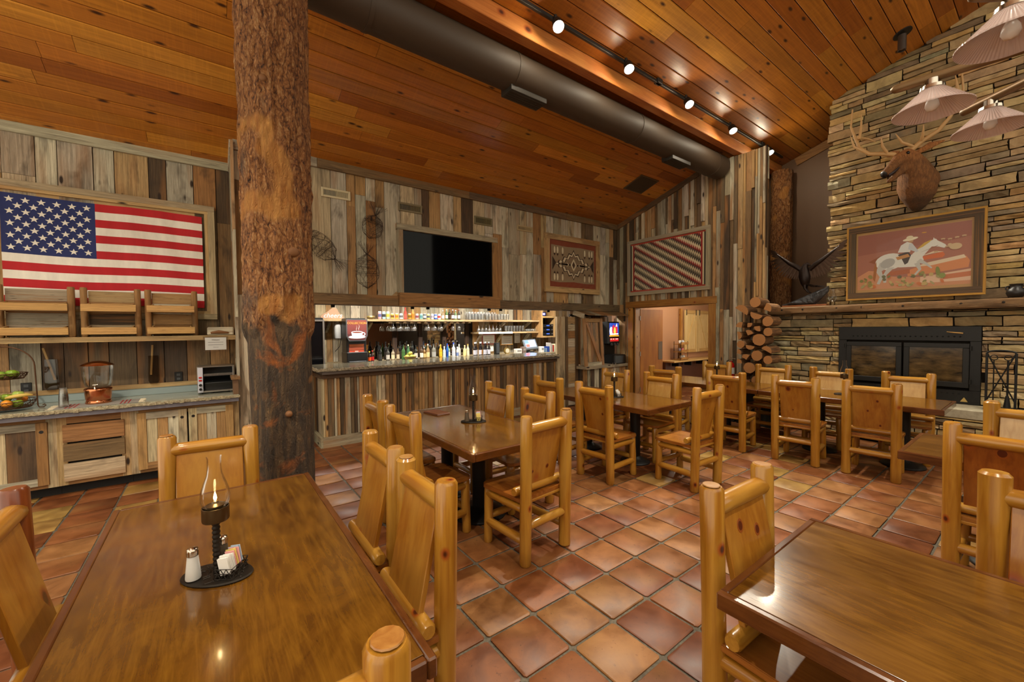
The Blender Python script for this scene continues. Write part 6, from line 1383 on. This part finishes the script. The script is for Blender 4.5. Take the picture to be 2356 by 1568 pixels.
MB().box((0, -.012, 0), (PW - .2, .003, PH - .2)).build('glazing', glass('picture_glass', (1, 1, 1), .45), pic)
# eagle sculpture
M_BRZ = plain('dark_bronze', (40, 28, 22), .38, .6); M_FTH = plain('bronze_feather', (70, 48, 32), .45, .5)
eg = thing('eagle_sculpture', 'dark bronze eagle with raised wings landing on a rock on the mantel', 'sculpture', (7.98, 2.52, ZM)); eg.scale = (1.12, 1.12, 1.12)
MB().cbox((0, 0, .012), (.16, .56, .024), .004).build('wood_plinth', plain('plinth_wood', (150, 86, 40), .35), eg)
def rock(seed):
    vs = []; fs = []; n, m = 26, 16
    for i in range(n):
        tY = i / (n - 1); y = .28 - .56 * tY
        prof = .05 + .16 * max(0, math.sin(tY * PI * .62)) ** 1.3 if tY < .8 else .2 * (1 - (tY - .8) / .2 * .1)
        prof = .02 + .24 * tY ** 1.1
        und = 0 if tY < .72 else (tY - .72) / .28 * .17
        for j in range(m):
            aa = j / m * 2 * PI; q = Vector((y * 9, math.cos(aa) * 1.7, math.sin(aa) * 1.7 + seed)); dd = 1 + .35 * mnoise.noise(q) + .2 * mnoise.noise(q * 2.7)
            zz = und + (prof - und) * (.5 + .5 * math.sin(aa)); vs.append((.07 * math.cos(aa) * dd * (1 - .5 * (tY > .85)), y, .024 + max(0, zz * (.9 + .1 * dd))))
    for i in range(n - 1):
        for j in range(m): fs.append((i * m + j, i * m + (j + 1) % m, (i + 1) * m + (j + 1) % m, (i + 1) * m + j))
    fs += [tuple(range(m)), tuple((n - 1) * m + m - 1 - j for j in range(m))]
    return MB().add(vs, fs)
rock(4.).build('rock', plain('slate_bronze', (66, 66, 68), .5, .3), eg)
EB = Vector((0, .02, .45))
bd = MB(); bd.tube([(-.0, .0, .28), (.0, .005, .34), (0, .012, .44), (0, .02, .53), (-.01, .01, .59), (-.015, -.01, .625)], [.02, .055, .075, .065, .042, .03], 14).tube([(0, -.01, .625), (-.0, -.035, .622), (0, -.06, .6)], [.03, .02, .006], 10); bd.build('body', M_BRZ, eg, 60)
tl_ = MB()
for k in range(7): aa = -.5 + k * .166; tl_.tube([(aa * .06, -.02, .33), (aa * .1, -.09, .3), (aa * .16, -.15 - .01 * k % 2, .285)], [.012, .02, .012], 6, flat=.3)
tl_.build('tail', M_BRZ, eg, 60)
for s in (-1, 1): MB().tube([(s * .025, 0, .32), (s * .03, .0, .27), (s * .03, -.03, .22)], [.028, .018, .01], 8).tube([(s * .03, -.03, .22), (s * .045, -.06, .2)], .008, 6).tube([(s * .03, -.03, .22), (s * .02, -.06, .2)], .008, 6).build('leg', M_BRZ, eg, 60)
for s in (-1, 1):   # wings spread along the wall (y)
    root = Vector((0, s * .05, .54)); el = Vector((-.02, s * .2, .66)); tip = Vector((.02, s * .4, .84))
    wg = MB().tube([root, (root + el) / 2 + Vector((0, 0, .01)), el, (el + tip) / 2, tip], [.03, .035, .028, .02, .008], 10).build('wing_arm', M_BRZ, eg, 60)
    for k in range(18):
        f = k / 17; base = root.lerp(el, f * 2) if f < .5 else el.lerp(tip, f * 2 - 1)
        L = .1 + .1 * math.sin(f * PI * .8 + .3); dr_ = Vector((0, s * (.15 + .75 * f), -1 + 1.5 * f * f)).normalized()
        if f > .8: dr_ = Vector((0, s * .9, .2 + (f - .8) * 3)).normalized(); L *= .8
        MB().tube([base, base + dr_ * L * .5 + Vector((.008 * (k % 2), 0, 0)), base + dr_ * L], [.022, .026, .006], 6, flat=.2, up=(0, -dr_.z, dr_.y)).build('feather', M_FTH, wg, 60)
mlp = thing('mantel_oil_lamp', 'clear glass oil lamp on the mantel beside the eagle', 'lamp', (7.93, 2.14, ZM))
MB().lathe([(0, 0), (.035, 0), (.035, .05), (.03, .06), (0, .06)], 18).build('base', M_CUP, mlp, 40); MB().shell([(.03, .06), (.045, .085), (.055, .12), (.045, .17), (.03, .21), (.026, .24), (.026, .26)], 24).build('glass_chimney', glass('thick_glass', (.95, .97, .98), .8, .02, .03), mlp, 60); MB().lathe([(0, .06), (.02, .06), (.02, .08), (.006, .09), (0, .1)], 14).build('burner', M_CHROME, mlp, 40)
pt = thing('black_pot', 'small black pottery pot on the mantel at the right edge', 'pot', (7.95, .31, ZM)); MB().shell([(.03, 0), (.07, .02), (.085, .06), (.075, .1), (.05, .125), (.05, .15), (.06, .17), (.055, .17), (.045, .15), (.045, .12)], 24).build('body', plain('black_pottery', (30, 26, 24), .4), pt, 50)
for s in (-1, 1): MB().tube([(0, s * .05, .15), (0, s * .085, .14), (0, s * .08, .1)], .008, 8).build('lug', plain('black_pottery', (30, 26, 24), .4), pt, 60)
# ================================================================== ELK HEAD
t = NT('elk_fur'); p = t.coords('object', False); z = t.n('SeparateXYZ', {0: p}); n1 = t.noise(t.vmath('MULTIPLY', p, (10, 10, 3)), 5, 5, .7, .5); lo = t.noise(p, 4, 2)
c = t.mix(t.rng(n1, .3, .72), lin(88, 54, 28), lin(156, 106, 58)); c = t.mix(t.rng(t.math('ADD', z.outputs[2], t.math('MULTIPLY', t.math('SUBTRACT', lo, .5), .3)), -.18, -.36), c, lin(76, 56, 38)); c = t.mix(t.rng(z.outputs[2], .17, .34), c, t.mix(t.rng(n1, .3, .7), lin(126, 76, 38), lin(186, 124, 66)))
M_FUR = t.fin(c, .85, t.bump(n1, .9, .02)); M_NOSE = plain('elk_nose', (28, 22, 20), .35); M_ANT = plain('antler_bone', (196, 156, 104), .45); 
elk = thing('elk_mount', 'mounted bull elk head with wide antlers on the stone chimney', 'elk head', (8.15, 1.2, 3.68))
# local: -x out of the wall, y left/right along wall
m = MB()
m.tube([(-.04, .03, -.41), (-.07, .02, -.34), (-.11, .01, -.22), (-.16, .01, -.08), (-.22, .02, .06), (-.28, .04, .18), (-.33, .07, .28)], [.045, .11, .185, .215, .19, .145, .11], 22)      # cape and neck
m.tube([(.02, .0, .0), (-.16, .01, -.04)], [.2, .2], 18)                                                                            # brisket
m.tube([(-.3, .06, .27), (-.36, .1, .3), (-.43, .15, .26), (-.5, .2, .18), (-.56, .245, .1), (-.6, .275, .06)], [.1, .102, .086, .064, .054, .044], 16)          # skull to muzzle
m.tube([(-.36, .1, .18), (-.44, .15, .08), (-.515, .21, -.015), (-.56, .245, -.045)], [.07, .048, .034, .026], 12)                                                # lower jaw
hd = m.build('head', M_FUR, elk)
rm = hd.modifiers.new('remesh', 'REMESH'); rm.mode = 'VOXEL'; rm.voxel_size = .011; rm.use_smooth_shade = True
sm_o = hd.modifiers.new('smooth', 'SMOOTH'); sm_o.iterations = 6; sm_o.factor = .5
MB().lathe([(0, 0), (.04, .005), (.05, .02), (.03, .035), (0, .04)], 14, M=Matrix.Translation((-.59, .268, .055)) @ Vector((-.7, .55, -.4)).to_track_quat('Z', 'Y').to_matrix().to_4x4()).build('nose', M_NOSE, elk, 60)
MB().tube([(-.45, .15, .15), (-.52, .205, .075), (-.57, .245, .03)], [.02, .032, .024], 8).build('mouth', plain('elk_mouth', (40, 18, 14), .5), elk, 60)
EYE = MB().lathe([(0, -.018), (.012, -.014), (.018, 0), (.012, .014), (0, .018)], 12).mesh('eye', 60); EYE.materials.append(plain('glass_eye', (12, 9, 8), .05))
for e_ in ((-.452, .064, .312), (-.33, .2, .32)): inst('eye', EYE, elk, e_, None, (1.25, 1.25, 1.25))
for s, (bx, by, bz), (tx, ty, tz) in ((-1, (-.29, 0, .33), (-.2, -.25, .43)), (1, (-.38, .17, .36), (-.34, .3, .36))):
    MB().tube([(bx, by, bz), ((bx + tx) / 2, (by + ty) / 2, (bz + tz) / 2 + .02), (tx, ty, tz)], [.03, .045, .008], 10, flat=.45, up=(0, 0, 1)).build('ear', M_FUR, elk, 60)
O = Vector((8.15, 1.2, 3.68))
def antler(pts, tines, r):
    L = lambda q: Vector(q) - O
    a_ = MB(); k = len(pts); a_.tube([L(q) for q in pts], [r * (1 - .72 * i / (k - 1)) for i in range(k)], 10); main = a_.build('antler', M_ANT, elk, 60)
    for tn in tines: MB().tube([L(q) for q in tn], [r * .62] + [r * .5] * (len(tn) - 2) + [r * .12], 8).build('tine', M_ANT, main, 60)
antler([(7.8, 1.36, 4.02), (7.76, 1.52, 4.08), (7.75, 1.68, 4.13), (7.74, 1.79, 4.25), (7.76, 1.85, 4.43), (7.8, 1.91, 4.62), (7.82, 1.9, 4.88)], [[(7.75, 1.8, 4.38), (7.8, 1.79, 4.55), (7.8, 1.79, 4.76)], [(7.75, 1.75, 4.19), (7.68, 1.84, 4.27), (7.66, 1.88, 4.44)], [(7.77, 1.48, 4.06), (7.66, 1.52, 4.16), (7.62, 1.53, 4.28)], [(7.75, 1.82, 4.42), (7.95, 1.74, 4.42), (8.0, 1.66, 4.36)]], .034)
antler([(7.83, 1.26, 4.05), (7.85, 1.15, 4.15), (7.86, 1.0, 4.23), (7.86, .9, 4.36), (7.85, .83, 4.5), (7.83, .78, 4.66), (7.83, .8, 4.9)], [[(7.84, 1.22, 4.09), (7.72, 1.33, 4.16), (7.68, 1.39, 4.29)], [(7.85, 1.16, 4.14), (7.75, 1.13, 4.2), (7.72, 1.12, 4.32)], [(7.84, .81, 4.58), (7.8, .83, 4.7), (7.8, .85, 4.86)], [(7.86, .87, 4.42), (7.95, .77, 4.45), (7.97, .73, 4.55)]], .034)
# ================================================================== CEILING LIGHTS
M_TRK = plain('track_black', (30, 26, 22), .5)
trk = thing('light_track', 'black lighting track along the ceiling beam', 'light track', (0, 3.22, roof_z(3.22) - .05))
MB().cbox((4.6, 0, .0), (8.6, .035, .04), .004).build('rail', M_TRK, trk)
for x in (1.2, 4.85, 8.0): MB().cbox((x, 0, .01), (.1, .07, .06), .004).build('connector', M_TRK, trk)
M_BULB = glow('spot_bulb', (255, 246, 228), 55)
SPX = [2.97, 4.13, 5.46, 6.75, 8.14]
def spot(x, y, zc, label, power, group, aimx=0., aimy=-1.2, angle=95):
    s = thing('track_spotlight', label, 'spotlight', (x, y, zc), 0, group); q = Vector((aimx, aimy, -3.2)).to_track_quat('Z', 'Y').to_matrix().to_4x4()
    MB().lathe([(.0, -.07), (.035, -.068), (.05, -.05), (.06, .05), (.058, .052), (.053, .04), (0, .04)], 20, M=q).build('can', M_TRK, s, 40)
    MB().cbox((0, .033, .085), (.03, .025, .07), .004).build('stem', M_TRK, s)
    MB().lathe([(.0, .048), (.045, .046), (.051, .041)], 18, M=q).build('bulb', M_BULB, s, 50)
    d = q.to_3x3() @ Vector((0, 0, .065)); lamp('spot_beam', 'SPOT', d, power, (1, .92, .75), .04, aim=d + (q.to_3x3() @ Vector((0, 0, 1))), angle=angle, blend=.8, parent=s)
    if y > 3: lamp('spot_spill', 'POINT', d, power * .06, (1, .86, .62), .03, parent=s)
for k, x in enumerate(SPX): spot(x, 3.15, 4.785, 'lit black track spotlight, %s along the beam' % ('nearest', 'second', 'third', 'fourth', 'farthest')[k], 165, 'track spotlights on the beam', aimx=-.9, aimy=(-1.9, -1.5, -1.9, -1.5, -1.6)[k])
# added spots out of view, brightening the walls and the left side
for k, (x, y) in enumerate(((1.2, -1.0), (5.2, -1.1), (-1.7, .8), (-1.3, 3.6))): spot(x, y, roof_z(y) - .2, 'added fill spotlight on the ceiling outside the view, number %d from the left' % (k + 1), (260, 260, 230, 170)[k], 'added fill spotlights out of view', aimx=0, aimy=.8)
cs_ = thing('ceiling_spot', 'unlit dark cylinder spotlight on the ceiling in front of the chimney', 'spotlight', (7.55, 1.32, roof_z(1.32)))
MB().lathe([(0, 0), (.1, 0), (.1, .015), (0, .015)], 24, M=Matrix.Rotation(-SLOPE, 4, 'X') @ Matrix.Translation((0, 0, -.016))).build('canopy', M_TRK, cs_, 40); MB().lathe([(0, -.03), (.045, -.03), (.045, -.23), (.04, -.235), (.035, -.2), (0, -.2)], 20).build('cylinder', plain('bronze_can', (60, 46, 36), .5), cs_, 40); MB().lathe([(0, -.214), (.026, -.21), (.03, -.205)], 16).build('bulb', plain('dim_bulb', (206, 200, 190), .3), cs_, 40)
cv = thing('ceiling_vent', 'square dark ceiling return vent above the diamond weaving', 'vent', (6.73, 4.84, roof_z(4.84))); cv.rotation_euler = (-SLOPE, 0, 0)
MB().cbox((0, 0, -.01), (.56, .44, .012), .003).build('frame', plain('vent_bronze', (92, 70, 42), .5), cv); MB().box((0, 0, -.017), (.5, .38, .004)).build('mesh_screen', plain('vent_mesh', (66, 52, 34), .7), cv)
# ---- chandelier with eight prismatic glass shades
chd = thing('chandelier', 'iron wheel chandelier with ribbed glass shades at the upper right', 'chandelier', (3.3, -.36, 3.0))
M_BZ = plain('chandelier_bronze', (112, 84, 50), .45, .5)
t = NT('ribbed_glass'); tc = t.coords('object', False); q = t.n('SeparateXYZ', {0: tc}); ang = t.math('ARCTAN2', q.outputs[1], q.outputs[0]); wv = t.math('SINE', t.math('MULTIPLY', ang, 72.))
t.fin(lin(214, 190, 182), .2, t.bump(wv, .5, .004), Alpha=.6)
M_RIB = t.m
SHD = MB().shell([(.045, 0), (.06, -.012), (.155, -.105), (.163, -.11), (.163, -.116), (.156, -.112), (.058, -.018), (.042, -.006)], 48).mesh('shade', 50); SHD.materials.append(M_RIB)
FIT = MB().lathe([(0, .05), (.03, .05), (.03, .02), (.05, .012), (.052, -.006), (.046, -.008), (0, -.008)], 24).mesh('fitter', 40); FIT.materials.append(M_CHROME)
BLB = MB().lathe([(0, -.12), (.02, -.115), (.03, -.095), (.026, -.07), (.014, -.045), (.012, -.01), (0, -.01)], 16).mesh('bulb', 60); BLB.materials.append(plain('frosted_bulb', (236, 226, 214), .3))
MB().lathe([(0, -.06), (.05, -.05), (.07, 0), (.05, .05), (.02, .08), (.012, .1), (.012, 2.9), (.06, 2.95), (.06, 3.0), (0, 3.0)], 16).build('hub', M_BZ, chd, 40)
for k in range(8):
    an = math.radians(96.5 - 45 * k); d = Vector((math.cos(an), math.sin(an), 0))
    arm = MB().tube([d * .05, d * .93, d * .955, d * .97], [.024, .024, .022, .008], 12).build('arm', M_BZ, chd, 50); c_ = d * .8
    f = inst('fitter', FIT, chd, c_ + Vector((0, 0, -.06))); inst('shade', SHD, f, (0, 0, -.004)); inst('bulb', BLB, f)
